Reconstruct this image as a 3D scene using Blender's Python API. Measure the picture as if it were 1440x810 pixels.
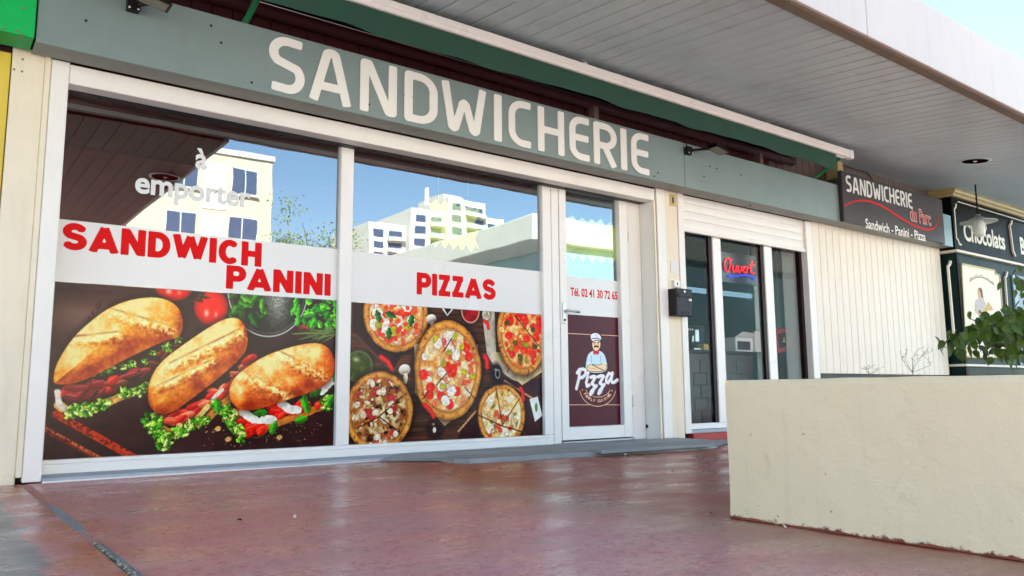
import bpy, math, random
import numpy as np
from mathutils import Vector, Matrix

for o in list(bpy.data.objects): bpy.data.objects.remove(o)
S = bpy.context.scene
COL = S.collection
R_ = math.radians

# ------------------------------------------------------------------ camera
CAM_D, CAM_H = 4.64, 0.43
F_PX, YAW, PITCH, ROLL = 1104.0, R_(36.956), R_(7.5657), R_(-0.466)   # focal length in photo pixels (1440 wide)
fw = np.array([math.sin(YAW)*math.cos(PITCH), math.cos(YAW)*math.cos(PITCH), math.sin(PITCH)])
r0 = np.array([math.cos(YAW), -math.sin(YAW), 0.0]); u0 = np.cross(r0, fw)
RV = r0*math.cos(ROLL) + u0*math.sin(ROLL); UV_ = -r0*math.sin(ROLL) + u0*math.cos(ROLL)
CP = np.array([0.0, -CAM_D, CAM_H])
cam = bpy.data.cameras.new('camera'); camo = bpy.data.objects.new('camera', cam); COL.objects.link(camo)
cam.sensor_width = 36.0; cam.lens = 36.0*F_PX/1440.0; cam.clip_start = 0.05; cam.clip_end = 2000.0
camo.matrix_world = Matrix(((RV[0], UV_[0], -fw[0], CP[0]), (RV[1], UV_[1], -fw[1], CP[1]), (RV[2], UV_[2], -fw[2], CP[2]), (0, 0, 0, 1)))
S.camera = camo

# ------------------------------------------------------------------ light
SUN_EL, SUN_AZ = R_(40), R_(-28)          # azimuth from +Y towards +X (the sun stands behind the shops)
W = bpy.data.worlds.new('World'); S.world = W; W.use_nodes = True
nt = W.node_tree; nt.nodes.clear()
sky = nt.nodes.new('ShaderNodeTexSky'); sky.sky_type = 'NISHITA'; sky.sun_disc = False
sky.sun_elevation = SUN_EL; sky.sun_rotation = SUN_AZ; sky.air_density = 1.0; sky.dust_density = 0.7; sky.ozone_density = 1.0
bg = nt.nodes.new('ShaderNodeBackground'); bg.inputs[1].default_value = 0.078
wo = nt.nodes.new('ShaderNodeOutputWorld')
nt.links.new(sky.outputs[0], bg.inputs[0]); nt.links.new(bg.outputs[0], wo.inputs[0])
sl = bpy.data.lights.new('sun', 'SUN'); sl.energy = 5.0; sl.angle = R_(0.5); sl.color = (1.0, 0.95, 0.86)
so = bpy.data.objects.new('sun', sl); COL.objects.link(so)
sd = Vector((math.sin(SUN_AZ)*math.cos(SUN_EL), math.cos(SUN_AZ)*math.cos(SUN_EL), math.sin(SUN_EL)))
so.rotation_euler = sd.to_track_quat('Z', 'Y').to_euler(); so.location = (-10, 20, 30)
S.view_settings.view_transform = 'Standard'; S.view_settings.look = 'None'
S.view_settings.exposure = 2.8; S.view_settings.gamma = 1.0; S.view_settings.use_curve_mapping = False
S.render.engine = 'CYCLES'
S.cycles.max_bounces = 10; S.cycles.transparent_max_bounces = 16

# ------------------------------------------------------------------ pixel -> place (a photo pixel is a direction; the wall or ground it lies on gives the distance)
def ray(x, y): return fw*F_PX + RV*(x-720) - UV_*(y-405)
def pY(x, y, Y=0.0):
    v = ray(x, y); t = (Y-CP[1])/v[1]; p = CP+t*v; return float(p[0]), float(p[2])
def pX(x, y, X):
    v = ray(x, y); t = (X-CP[0])/v[0]; p = CP+t*v; return float(p[1]), float(p[2])
def pZ(x, y, Z=0.0):
    v = ray(x, y); t = (Z-CP[2])/v[2]; p = CP+t*v; return float(p[0]), float(p[1])

# ------------------------------------------------------------------ materials
def lin(c):
    return tuple(((v/255.0)/12.92 if v/255.0 <= 0.04045 else ((v/255.0+0.055)/1.055)**2.4) for v in c)
class NT:
    def __init__(s, name):
        s.m = bpy.data.materials.new(name); s.m.use_nodes = True; s.t = s.m.node_tree; s.t.nodes.clear()
        s.out = s.n('ShaderNodeOutputMaterial')
    def n(s, typ, **kw):
        nd = s.t.nodes.new(typ)
        for k, v in kw.items(): setattr(nd, k, v)
        return nd
    def l(s, a, b): s.t.links.new(a, b)
    def pos(s, scale=(1, 1, 1), loc=(0, 0, 0)):
        g = s.n('ShaderNodeNewGeometry'); mp = s.n('ShaderNodeMapping'); mp.inputs['Scale'].default_value = scale; mp.inputs['Location'].default_value = loc
        s.l(g.outputs['Position'], mp.inputs[0]); return mp.outputs[0]
    def noise(s, scale, detail=4, rough=.55, vec=None, dist=0.0):
        nd = s.n('ShaderNodeTexNoise'); nd.inputs['Scale'].default_value = scale; nd.inputs['Detail'].default_value = detail
        nd.inputs['Roughness'].default_value = rough; nd.inputs['Distortion'].default_value = dist
        s.l(vec if vec is not None else s.pos(), nd.inputs['Vector']); return nd.outputs['Fac']
    def ramp(s, fac, stops):
        r = s.n('ShaderNodeValToRGB'); e = r.color_ramp.elements
        while len(e) < len(stops): e.new(0.5)
        for i, (p, c) in enumerate(stops):
            e[i].position = p; e[i].color = (c, c, c, 1) if isinstance(c, (int, float)) else tuple(c)+(1,)
        s.l(fac, r.inputs[0]); return r.outputs[0]
    def mix(s, fac, a, b, mode='MIX'):
        nd = s.n('ShaderNodeMix', data_type='RGBA', blend_type=mode)
        for sock, v in ((nd.inputs[0], fac), (nd.inputs[6], a), (nd.inputs[7], b)):
            if hasattr(v, 'links') or hasattr(v, 'is_linked'): s.l(v, sock)
            elif isinstance(v, (int, float)): sock.default_value = v
            else: sock.default_value = tuple(v)+(1,)
        return nd.outputs[2]
    def math(s, op, a, b=0.0):
        nd = s.n('ShaderNodeMath', operation=op)
        for sock, v in ((nd.inputs[0], a), (nd.inputs[1], b)):
            if isinstance(v, (int, float)): sock.default_value = v
            else: s.l(v, sock)
        return nd.outputs[0]
    def bump(s, h, strength=.3, dist=.01):
        b = s.n('ShaderNodeBump'); b.inputs['Strength'].default_value = strength; b.inputs['Distance'].default_value = dist
        s.l(h, b.inputs['Height']); return b.outputs[0]
    def bsdf(s, col, rough=.5, spec=.5, metal=0.0, normal=None, coat=0.0, emit=None, estr=0.0):
        p = s.n('ShaderNodeBsdfPrincipled')
        if hasattr(col, 'is_linked'): s.l(col, p.inputs['Base Color'])
        else: p.inputs['Base Color'].default_value = tuple(col)+(1,)
        if hasattr(rough, 'is_linked'): s.l(rough, p.inputs['Roughness'])
        else: p.inputs['Roughness'].default_value = rough
        p.inputs['Specular IOR Level'].default_value = spec; p.inputs['Metallic'].default_value = metal
        p.inputs['Coat Weight'].default_value = coat
        if normal is not None: s.l(normal, p.inputs['Normal'])
        if emit is not None:
            p.inputs['Emission Color'].default_value = tuple(emit)+(1,); p.inputs['Emission Strength'].default_value = estr
        s.l(p.outputs[0], s.out.inputs['Surface']); s.p = p
        return s.m

def paint(name, col, rough=.45, var=.10, dirt=.25, dirtcol=(.16, .12, .08), scale=2.5, bump=.0, spec=.5, metal=0.0, streak=False):
    """painted surface: slight tone drift, faint grime streaks and specks"""
    t = NT(name)
    n1 = t.noise(scale, 5, .6)
    n2 = t.noise(1.0, 6, .65, t.pos((9, 9, 1.3)) if streak else t.pos((3, 3, 3)))
    n3 = t.noise(60, 3, .6)
    c = t.mix(t.ramp(n1, [(.25, 0.0), (.75, 1.0)]), [v*(1-var) for v in col], [min(1, v*(1+var*.5)) for v in col])
    c = t.mix(t.math('MULTIPLY', t.ramp(n2, [(.52, 0.0), (.78, 1.0)]), dirt), c, dirtcol)
    c = t.mix(t.math('MULTIPLY', t.ramp(n3, [(.66, 0.0), (.75, 1.0)]), dirt*.5), c, dirtcol)
    rr = t.ramp(n1, [(.2, max(.02, rough-.08)), (.8, min(1, rough+.1))])
    nm = t.bump(t.noise(90, 4, .6), bump, .004) if bump else None
    return t.bsdf(c, rr, spec, metal, nm)

M = {}
M['white'] = paint('white_paint', (.88, .85, .79), .38, .06, .12, (.45, .40, .32), streak=True)
M['white_pvc'] = paint('white_plastic', (.89, .87, .82), .3, .04, .08, (.5, .47, .4))
M['cream'] = paint('cream_paint', (.86, .76, .58), .55, .08, .18, (.38, .28, .16), bump=.08, streak=True)
M['sill'] = paint('sill_paint', (.42, .48, .54), .55, .2, .5, (.12, .11, .12), 9, .15)
M['fascia'] = paint('grey_green_panel', (.205, .272, .265), .42, .14, .18, (.12, .12, .09), 1.6, streak=True)
M['fascia_under'] = paint('grey_panel_underside', (.25, .27, .24), .5, .15, .3, (.12, .09, .06), 3)
M['green_panel'] = paint('bright_green_panel', (.010, .46, .105), .4, .12, .2, (.06, .16, .03), 3, spec=.15)
M['yellow'] = paint('yellow_frame', (.74, .55, .06), .4, .1, .2, (.3, .2, .03), 3)
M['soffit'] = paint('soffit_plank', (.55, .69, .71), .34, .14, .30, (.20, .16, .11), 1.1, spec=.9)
M['wing'] = paint('dimmed_brown_wing_soffit', (.085, .06, .042), .5, .15, .2, (.08, .05, .03), 2, spec=.2)  # brown darkened further so the mirrored wing soffit looks dim
M['void'] = paint('dark_cavity_shade', (.010, .002, .003), .9, .2, .1, (.01, .003, .003), spec=.0)
M['outer'] = paint('canopy_fascia_panel', (.56, .535, .475), .5, .06, .35, (.36, .36, .35), 1.0, streak=True)
M['trim'] = paint('brown_trim', (.20, .16, .11), .55, .2, .4, (.08, .05, .03), 5)
M['awning'] = paint('dark_green_canvas', (.018, .072, .046), .85, .18, .15, (.06, .08, .04), 4, .1)
M['awning_arm'] = paint('green_arm_paint', (.03, .26, .10), .45, .15, .2, (.02, .05, .02), 4)
M['maroon'] = paint('maroon_shade_wall', (.060, .006, .009), .7, .2, .3, (.03, .004, .004), 4)  # deep shade under the awning put into the wall colour
M['maroon_room'] = paint('maroon_room', (.55, .025, .05), .7, .2, .2, (.12, .01, .01), 4)
M['cladding'] = paint('brown_cladding', (.145, .095, .075), .6, .15, .3, (.06, .01, .01), 4)
M['rib'] = paint('ivory_board', (.87, .80, .67), .5, .06, .25, (.45, .34, .2), 2, streak=True)
M['dark_sign'] = paint('charcoal_sign_panel', (.050, .040, .040), .35, .15, .1, (.1, .08, .07), 3, spec=.25)
M['letter'] = paint('sign_letter_white', (.84, .83, .78), .45, .04, .06, (.5, .45, .35))
M['black'] = paint('black_metal', (.009, .004, .006), .4, .2, .1, (.02, .01, .01), spec=.25)
M['black_box'] = paint('dark_letterbox', (.016, .010, .014), .4, .2, .1, (.03, .02, .02), spec=.25)
M['metal'] = paint('brushed_metal', (.55, .56, .57), .3, .1, .2, (.3, .3, .3), metal=1.0)
M['concrete'] = paint('concrete', (.33, .35, .34), .85, .25, .5, (.16, .15, .12), 6, .5)
M['red_step'] = paint('red_step_paint', (.42, .035, .03), .5, .2, .3, (.15, .03, .02), 6)
M['deepgreen'] = paint('deep_green_wood', (.007, .024, .022), .4, .15, .1, (.03, .05, .045), 3, spec=.08)
M['blackgreen'] = paint('black_green_wood', (.007, .0075, .0065), .4, .15, .1, (.03, .03, .025), 3, spec=.05)
M['gold'] = paint('ochre_cornice', (.50, .40, .17), .5, .15, .3, (.2, .1, .03), 4)
M['ivory_line'] = paint('ivory_line', (.78, .72, .60), .5, .05, .05)
M['ltblue'] = paint('pale_blue_panel', (.30, .45, .50), .45, .1, .1, (.2, .3, .3))
M['red'] = paint('red_vinyl', (.76, .006, .008), .4, .05, .03, (.5, .02, .02), spec=.08)
M['vinyl'] = paint('white_vinyl', (.79, .79, .77), .22, .03, .05, (.55, .55, .52), 1.5)
M['red_line'] = paint('red_sign_line', (.66, .02, .025), .4, .05, .03, spec=.1)
M['teal_wall'] = paint('teal_grey_wall', (.46, .58, .53), .6, .15, .2, (.1, .12, .1), 2)
M['curtain'] = paint('pale_curtain', (.70, .80, .76), .8, .1, .1, (.2, .25, .22), 3)
M['brown'] = paint('dark_brown_frame', (.022, .006, .007), .4, .2, .1, (.04, .02, .02), spec=.25)
M['paper'] = paint('white_paper', (.78, .78, .76), .6, .03, .05)
M['card_yellow'] = paint('fluorescent_card', (.62, .90, .02), .6, .05, .03, (.5, .7, .05))
M['tray_red'] = paint('red_lacquer', (.40, .02, .02), .35, .1, .1)
M['counter'] = paint('maroon_counter', (.045, .014, .022), .4, .25, .3, (.14, .07, .07), 9)
M['ochre_box'] = paint('ochre_box', (.50, .36, .06), .5, .1, .1)
M['frosted'] = paint('lamp_glass', (.62, .68, .62), .15, .05, .02)

def glass_mat(name, tint, refl, k):
    t = NT(name)
    fr = t.n('ShaderNodeFresnel'); fr.inputs['IOR'].default_value = 1.5
    ge = t.n('ShaderNodeNewGeometry')       # only the outer face mirrors; the inner face of the sheet just lets light through
    f = t.math('MINIMUM', t.math('ADD', t.math('MULTIPLY', fr.outputs[0], k), refl), .95)
    f = t.math('MULTIPLY', f, t.math('SUBTRACT', 1.0, ge.outputs['Backfacing']))
    tr = t.n('ShaderNodeBsdfTransparent'); tr.inputs[0].default_value = tuple(tint)+(1,)
    g = t.n('ShaderNodeBsdfGlossy'); g.inputs['Roughness'].default_value = 0.0; g.inputs[0].default_value = (.82, .98, 1, 1)
    nm = t.bump(t.noise(1.3, 2, .5), .028, .05); t.l(nm, g.inputs['Normal'])
    mx = t.n('ShaderNodeMixShader'); t.l(f, mx.inputs[0]); t.l(tr.outputs[0], mx.inputs[1]); t.l(g.outputs[0], mx.inputs[2])
    t.l(mx.outputs[0], t.out.inputs['Surface']); return t.m
M['glass'] = glass_mat('window_glass', (.94, .90, .90), .21, 1.0)
M['glass2'] = glass_mat('entrance_glass', (.97, .98, .97), .0, .22)

def emit_mat(name, col, st):
    t = NT(name); e = t.n('ShaderNodeEmission'); e.inputs[0].default_value = tuple(col)+(1,); e.inputs[1].default_value = st
    t.l(e.outputs[0], t.out.inputs['Surface']); return t.m
M['neon_red'] = emit_mat('neon_red', (1.0, .03, .045), .28)
M['neon_blue'] = emit_mat('neon_blue', (.05, .04, 1.0), .22)
M['tube'] = emit_mat('tube_lamp', (.40, .70, .95), .085)

# red coated forecourt: worn coating with grey and ochre patches, damp sheen
def ground_mat():
    t = NT('red_coated_concrete')
    big = t.noise(.9, 5, .6); mid = t.noise(3.5, 6, .65, t.pos((1, 2.2, 1))); fine = t.noise(70, 4, .7); spk = t.noise(160, 2, .6)
    c = t.mix(t.ramp(big, [(.35, 0.0), (.65, 1.0)]), (.63, .155, .135), (.62, .255, .265))
    c = t.mix(t.math('MULTIPLY', t.ramp(mid, [(.48, 0.0), (.68, 1.0)]), .55), c, (.48, .31, .21))
    c = t.mix(t.math('MULTIPLY', t.ramp(t.noise(2.1, 5, .6, t.pos((1, 1.6, 1), (7, 3, 0))), [(.55, 0.0), (.72, 1.0)]), .6), c, (.55, .165, .10))
    c = t.mix(t.math('MULTIPLY', t.ramp(t.noise(1.5, 6, .7, t.pos((1, 1.5, 1), (2, 9, 0))), [(.56, 0.0), (.74, 1.0)]), .6), c, (.44, .34, .32))
    c = t.mix(t.math('MULTIPLY', t.ramp(fine, [(.48, 0.0), (.58, 1.0)]), .40), c, (.76, .48, .44))
    c = t.mix(t.math('MULTIPLY', t.ramp(t.noise(42, 3, .6, t.pos((1, 1, 1), (9, 2, 1))), [(.52, 0.0), (.60, 1.0)]), .30), c, (.72, .34, .27))
    c = t.mix(t.math('MULTIPLY', t.ramp(t.noise(28, 5, .75, t.pos((1, 1, 1), (4, 4, 1))), [(.50, 0.0), (.60, 1.0)]), .5), c, (.24, .085, .08))
    c = t.mix(t.math('MULTIPLY', t.ramp(spk, [(.60, 0.0), (.72, 1.0)]), .45), c, (.10, .045, .045))
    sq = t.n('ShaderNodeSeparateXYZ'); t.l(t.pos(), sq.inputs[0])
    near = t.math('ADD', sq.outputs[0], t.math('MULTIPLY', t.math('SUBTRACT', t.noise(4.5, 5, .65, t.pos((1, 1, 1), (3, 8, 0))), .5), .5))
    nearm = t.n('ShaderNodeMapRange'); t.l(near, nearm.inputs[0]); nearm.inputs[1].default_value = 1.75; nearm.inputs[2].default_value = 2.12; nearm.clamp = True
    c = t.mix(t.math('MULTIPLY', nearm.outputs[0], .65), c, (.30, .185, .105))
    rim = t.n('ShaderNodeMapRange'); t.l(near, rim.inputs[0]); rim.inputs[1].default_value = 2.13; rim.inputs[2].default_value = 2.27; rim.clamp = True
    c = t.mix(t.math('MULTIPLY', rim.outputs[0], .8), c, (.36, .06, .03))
    # worn bare patches near the joint on the left edge (position along the slab, not light)
    sx = t.n('ShaderNodeSeparateXYZ'); t.l(t.pos(), sx.inputs[0])
    e = t.math('ADD', sx.outputs[0], t.math('MULTIPLY', t.math('SUBTRACT', t.noise(5, 5, .65), .5), .22))
    bare = t.ramp(e, [(.285, 1.0), (.315, 0.0)])
    lip = t.math('MULTIPLY', t.ramp(e, [(.30, 0.0), (.38, 1.0)]), t.ramp(e, [(.44, 1.0), (.62, 0.0)]))
    c = t.mix(t.math('MULTIPLY', lip, t.ramp(t.noise(4, 4, .6, t.pos((1, 1, 1), (5, 5, 5))), [(.42, 0.0), (.6, .75)])), c, (.46, .105, .035))
    grey = t.mix(t.noise(14, 5, .7), (.14, .15, .14), (.27, .27, .25))
    c = t.mix(bare, c, grey)
    r = t.ramp(t.noise(2.4, 6, .65, t.pos((1, 1.8, 1), (1, 4, 2))), [(.32, .17), (.66, .46)])
    h = t.math('ADD', t.math('MULTIPLY', t.noise(45, 5, .65), .6), t.math('MULTIPLY', t.noise(4, 3, .5), .35))
    return t.bsdf(c, r, .5, 0, t.bump(h, .35, .005))
M['ground_red'] = ground_mat()
def planter_mat():
    t = NT('cream_render')
    big = t.noise(1.6, 5, .6); f = t.noise(55, 5, .65)
    c = t.mix(big, (.90, .72, .44), (.95, .79, .53))
    c = t.mix(t.math('MULTIPLY', t.ramp(t.noise(9, 6, .7, t.pos((1, 1, .6))), [(.60, 0.0), (.75, 1.0)]), .35), c, (.50, .42, .27))
    sx = t.n('ShaderNodeSeparateXYZ'); t.l(t.pos(), sx.inputs[0])
    zz = t.math('ADD', sx.outputs[2], t.math('MULTIPLY', t.math('SUBTRACT', t.noise(38, 5, .75), .5), .06))
    c = t.mix(t.ramp(zz, [(.004, 1.0), (.012, 0.0)]), c, (.23, .06, .035))
    chips = t.math('MULTIPLY', t.ramp(t.noise(34, 3, .6, t.pos((1, 1, 1.5), (3, 1, 2))), [(.73, 0.0), (.76, 1.0)]), t.ramp(sx.outputs[2], [(.02, 1.0), (.16, .0)]))
    c = t.mix(chips, c, (.13, .055, .03))
    vo = t.n('ShaderNodeTexVoronoi', feature='DISTANCE_TO_EDGE'); vo.inputs['Scale'].default_value = 3.2
    wv = t.n('ShaderNodeVectorMath', operation='ADD'); nz = t.n('ShaderNodeTexNoise'); nz.inputs['Scale'].default_value = 7; t.l(t.pos(), nz.inputs['Vector']); t.l(t.pos(), wv.inputs[0]); t.l(nz.outputs['Color'], wv.inputs[1]); t.l(wv.outputs[0], vo.inputs['Vector'])
    crack = t.math('MULTIPLY', t.ramp(vo.outputs['Distance'], [(.0, 1.0), (.008, 0.0)]), t.ramp(t.noise(2.2, 3, .5, t.pos((1, 1, 1), (5, 1, 7))), [(.58, 0.0), (.70, .30)]))
    c = t.mix(crack, c, (.36, .27, .16))
    drip = t.math('MULTIPLY', t.ramp(t.noise(1.0, 5, .6, t.pos((22, 22, 1.6))), [(.56, 0.0), (.76, 1.0)]), .13)
    c = t.mix(drip, c, (.55, .46, .30))
    rare = t.ramp(t.noise(26, 2, .5, t.pos((1, 1, 1), (8, 2, 5))), [(.76, 0.0), (.79, .8)])
    c = t.mix(rare, c, (.30, .20, .08))
    h = t.math('ADD', t.noise(24, 6, .7), t.math('MULTIPLY', t.noise(90, 4, .6), .5))
    return t.bsdf(c, .8, .3, 0, t.bump(h, .45, .010))
M['render'] = planter_mat()
M['asphalt'] = paint('asphalt', (.34, .33, .31), .85, .15, .3, (.2, .18, .16), 3, .3)
M['beige'] = paint('beige_render', (.54, .46, .36), .8, .06, .1, (.35, .3, .2), .5)
M['bwhite'] = paint('white_render', (.54, .50, .45), .8, .06, .1, (.4, .4, .36), .4)
M['win_dark'] = paint('far_window', (.06, .09, .16), .2, .2, .1)
M['soil'] = paint('soil', (.05, .035, .025), .95, .3, .4, (.02, .015, .01), 15, .6)
M['roofing'] = paint('roofing', (.2, .2, .19), .9, .2, .3)

# ------------------------------------------------------------------ mesh helpers
class MB:
    def __init__(s): s.v = []; s.f = []; s.mi = []
    def add(s, vs, fs, mi=0):
        b = len(s.v); s.v += [tuple(map(float, p)) for p in vs]
        s.f += [tuple(i+b for i in f) for f in fs]; s.mi += [mi]*len(fs); return s
    def box(s, x0, x1, y0, y1, z0, z1, bev=0.0, mi=0):
        if x1 < x0: x0, x1 = x1, x0
        if y1 < y0: y0, y1 = y1, y0
        if z1 < z0: z0, z1 = z1, z0
        bev = min(bev, .45*min(x1-x0, y1-y0, z1-z0))
        if bev <= 0:
            v = [(x, y, z) for z in (z0, z1) for y in (y0, y1) for x in (x0, x1)]
            return s.add(v, [(0, 2, 3, 1), (4, 5, 7, 6), (0, 1, 5, 4), (2, 6, 7, 3), (0, 4, 6, 2), (1, 3, 7, 5)], mi)
        c = ((x0+x1)/2, (y0+y1)/2, (z0+z1)/2); h = ((x1-x0)/2, (y1-y0)/2, (z1-z0)/2)
        v = []; idx = {}
        for sx in (-1, 1):
            for sy in (-1, 1):
                for sz in (-1, 1):
                    for ax in range(3):
                        d = [h[0]-bev, h[1]-bev, h[2]-bev]; d[ax] = h[ax]
                        idx[(sx, sy, sz, ax)] = len(v); v.append((c[0]+sx*d[0], c[1]+sy*d[1], c[2]+sz*d[2]))
        f = []
        for ax in range(3):
            a, b = [(1, 2), (2, 0), (0, 1)][ax]
            for sg in (-1, 1):
                q = []
                for (p, r) in ((-1, -1), (1, -1), (1, 1), (-1, 1)):
                    k = [0, 0, 0]; k[ax] = sg; k[a] = p; k[b] = r; q.append(idx[(k[0], k[1], k[2], ax)])
                f.append(tuple(q) if sg > 0 else tuple(q[::-1]))
        for ax in range(3):
            a, b = [(1, 2), (2, 0), (0, 1)][ax]
            for sa in (-1, 1):
                for sb in (-1, 1):
                    def g(sg, w):
                        k = [0, 0, 0]; k[ax] = sg; k[a] = sa; k[b] = sb; return idx[(k[0], k[1], k[2], w)]
                    q = (g(-1, a), g(1, a), g(1, b), g(-1, b)); f.append(q if sa*sb > 0 else q[::-1])
        for sx in (-1, 1):
            for sy in (-1, 1):
                for sz in (-1, 1):
                    q = (idx[(sx, sy, sz, 0)], idx[(sx, sy, sz, 1)], idx[(sx, sy, sz, 2)]); f.append(q if sx*sy*sz > 0 else q[::-1])
        return s.add(v, f, mi)
    def tube(s, pts, rad, n=8, cap=True, mi=0):
        pts = [np.array(p, float) for p in pts]; rads = rad if isinstance(rad, (list, tuple)) else [rad]*len(pts)
        vs = []; fs = []; prev = None
        for i, p in enumerate(pts):
            d = (pts[min(i+1, len(pts)-1)]-pts[max(i-1, 0)]); d = d/(np.linalg.norm(d)+1e-12)
            if prev is None:
                a = np.array([0, 0, 1.0]) if abs(d[2]) < .9 else np.array([1.0, 0, 0])
                e1 = np.cross(d, a)
            else: e1 = prev-d*(prev@d)
            e1 /= np.linalg.norm(e1)+1e-12; e2 = np.cross(d, e1); prev = e1
            for k in range(n):
                an = 2*math.pi*k/n; vs.append(p+rads[i]*(math.cos(an)*e1+math.sin(an)*e2))
        for i in range(len(pts)-1):
            for k in range(n):
                fs.append((i*n+k, i*n+(k+1) % n, (i+1)*n+(k+1) % n, (i+1)*n+k))
        if cap: fs.append(tuple(range(n))[::-1]); fs.append(tuple((len(pts)-1)*n+k for k in range(n)))
        return s.add(vs, fs, mi)
    def lathe(s, prof, c, n=24, axis='z', mi=0):
        vs = []; fs = []
        for (r, h) in prof:
            for k in range(n):
                a = 2*math.pi*k/n
                if axis == 'z': vs.append((c[0]+r*math.cos(a), c[1]+r*math.sin(a), c[2]+h))
                else: vs.append((c[0]+r*math.cos(a), c[1]+h, c[2]+r*math.sin(a)))
        for i in range(len(prof)-1):
            for k in range(n): fs.append((i*n+k, i*n+(k+1) % n, (i+1)*n+(k+1) % n, (i+1)*n+k))
        return s.add(vs, fs, mi)
    def prism(s, poly, y0, y1, mi=0):
        """polygon of (x,z) points extruded from y0 to y1 (y0 towards the street)"""
        n = len(poly); vs = [(x, y0, z) for x, z in poly]+[(x, y1, z) for x, z in poly]
        fs = [tuple(range(n)), tuple(range(2*n-1, n-1, -1))]+[(i, i+n, (i+1) % n+n, (i+1) % n) for i in range(n)]
        return s.add(vs, fs, mi)
    def prismz(s, poly, z0, z1, mi=0):
        n = len(poly); vs = [(x, y, z1) for x, y in poly]+[(x, y, z0) for x, y in poly]
        fs = [tuple(range(n)), tuple(range(2*n-1, n-1, -1))]+[(i, i+n, (i+1) % n+n, (i+1) % n) for i in range(n)]
        return s.add(vs, fs, mi)
    def build(s, name, mats, parent=None, origin=None, smooth=False):
        if parent is not None: w = parent['_o'] if '_o' in parent else (0, 0, 0)
        else: w = origin if origin is not None else (0, 0, 0)
        w = tuple(w)
        me = bpy.data.meshes.new(name)
        me.from_pydata([(p[0]-w[0], p[1]-w[1], p[2]-w[2]) for p in s.v], [], s.f)
        for m in (mats if isinstance(mats, (list, tuple)) else [mats]): me.materials.append(M[m] if isinstance(m, str) else m)
        if any(s.mi): me.polygons.foreach_set('material_index', s.mi)
        if smooth: me.polygons.foreach_set('use_smooth', [True]*len(me.polygons))
        me.update()
        o = bpy.data.objects.new(name, me); COL.objects.link(o)
        if parent is not None: o.parent = parent
        else: o.location = w
        o['_o'] = w
        return o
def thing(name, loc, label, cat, group=None):
    o = bpy.data.objects.new(name, None); COL.objects.link(o); o.location = loc; o.empty_display_size = .1
    o['_o'] = tuple(loc); return tag(o, label, cat, group)
def tag(o, label, cat, group=None):
    o['label'] = label; o['category'] = cat
    if group: o['group'] = group
    return o
def struct(o): o['kind'] = 'structure'; return o
def part(parent, name, mat, *boxes, bev=.003):
    m = MB()
    for b in boxes: m.box(*b, bev=bev)
    return m.build(name, mat, parent)

def sdf_mesh(mb, sdf, x0, x1, z0, z1, res, y0, y1):
    """filled contour (sdf<0) of a 2-D shape, extruded y0..y1: marching squares"""
    nx = max(2, int(math.ceil((x1-x0)/res))+1); nz = max(2, int(math.ceil((z1-z0)/res))+1)
    xs = np.linspace(x0, x1, nx); zs = np.linspace(z0, z1, nz)
    XX, ZZ = np.meshgrid(xs, zs, indexing='ij'); D = sdf(XX, ZZ)
    vid = {}; verts = []; faces = []; edges = []
    def vert(key, x, z):
        if key not in vid: vid[key] = len(verts); verts.append((x, z))
        return vid[key]
    for i in range(nx-1):
        for j in range(nz-1):
            cs = [(i, j), (i+1, j), (i+1, j+1), (i, j+1)]; d = [D[c] for c in cs]
            ins = [q < 0 for q in d]
            if not any(ins): continue
            poly = []
            cut = []
            for k in range(4):
                a, b = cs[k], cs[(k+1) % 4]; da, db = d[k], d[(k+1) % 4]
                if ins[k]: poly.append(vert(('v',)+a, xs[a[0]], zs[a[1]]))
                if ins[k] != ins[(k+1) % 4]:
                    t = da/(da-db); key = ('e',)+tuple(sorted((a, b)))
                    v = vert(key, xs[a[0]]+t*(xs[b[0]]-xs[a[0]]), zs[a[1]]+t*(zs[b[1]]-zs[a[1]])); poly.append(v); cut.append((v, ins[k]))
            if len(poly) >= 3: faces.append(tuple(poly))
            if len(cut) == 2:
                # wall from the exit cut to the entry cut
                ex = [v for v, i_ in cut if i_][0]; en = [v for v, i_ in cut if not i_][0]
                edges.append((ex, en))
    n = len(verts)
    vs = [(x, y0, z) for x, z in verts]+[(x, y1, z) for x, z in verts]
    fs = [f for f in faces]+[(b, a, a+n, b+n) for a, b in edges]
    return mb.add(vs, fs)

_font_cache = {}
def text_mesh(body, x0, x1, z0, z1, y, parent, mat, name='lettering', bold=.0, depth=.001, shear=0.0, keep=False, res=6):
    """flat lettering fitted into the box x0..x1, z0..z1 on the plane y facing the street"""
    cu = bpy.data.curves.new('t', 'FONT'); cu.body = body; cu.size = 1.0; cu.offset = bold; cu.shear = shear; cu.resolution_u = res
    ob = bpy.data.objects.new('t', cu); COL.objects.link(ob)
    dg = bpy.context.evaluated_depsgraph_get(); me = bpy.data.meshes.new_from_object(ob.evaluated_get(dg))
    P = np.array([v.co[:] for v in me.vertices]); fs = [tuple(p.vertices) for p in me.polygons]
    ed = {}
    for f in fs:
        for a, b in zip(f, f[1:]+f[:1]): ed[(a, b)] = 1
    bpy.data.objects.remove(ob); bpy.data.curves.remove(cu); bpy.data.meshes.remove(me)
    mn, mx = P.min(0), P.max(0); sx = (x1-x0)/(mx[0]-mn[0]); sz = (z1-z0)/(mx[1]-mn[1])
    q = [(x0+(p[0]-mn[0])*sx, z0+(p[1]-mn[1])*sz) for p in P]; n = len(q)
    vs = [(a, y, b) for a, b in q]+[(a, y+depth, b) for a, b in q]
    side = [(a, a+n, b+n, b) for (a, b) in ed if (b, a) not in ed]
    return MB().add(vs, fs+side).build(name, mat, parent)

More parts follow.
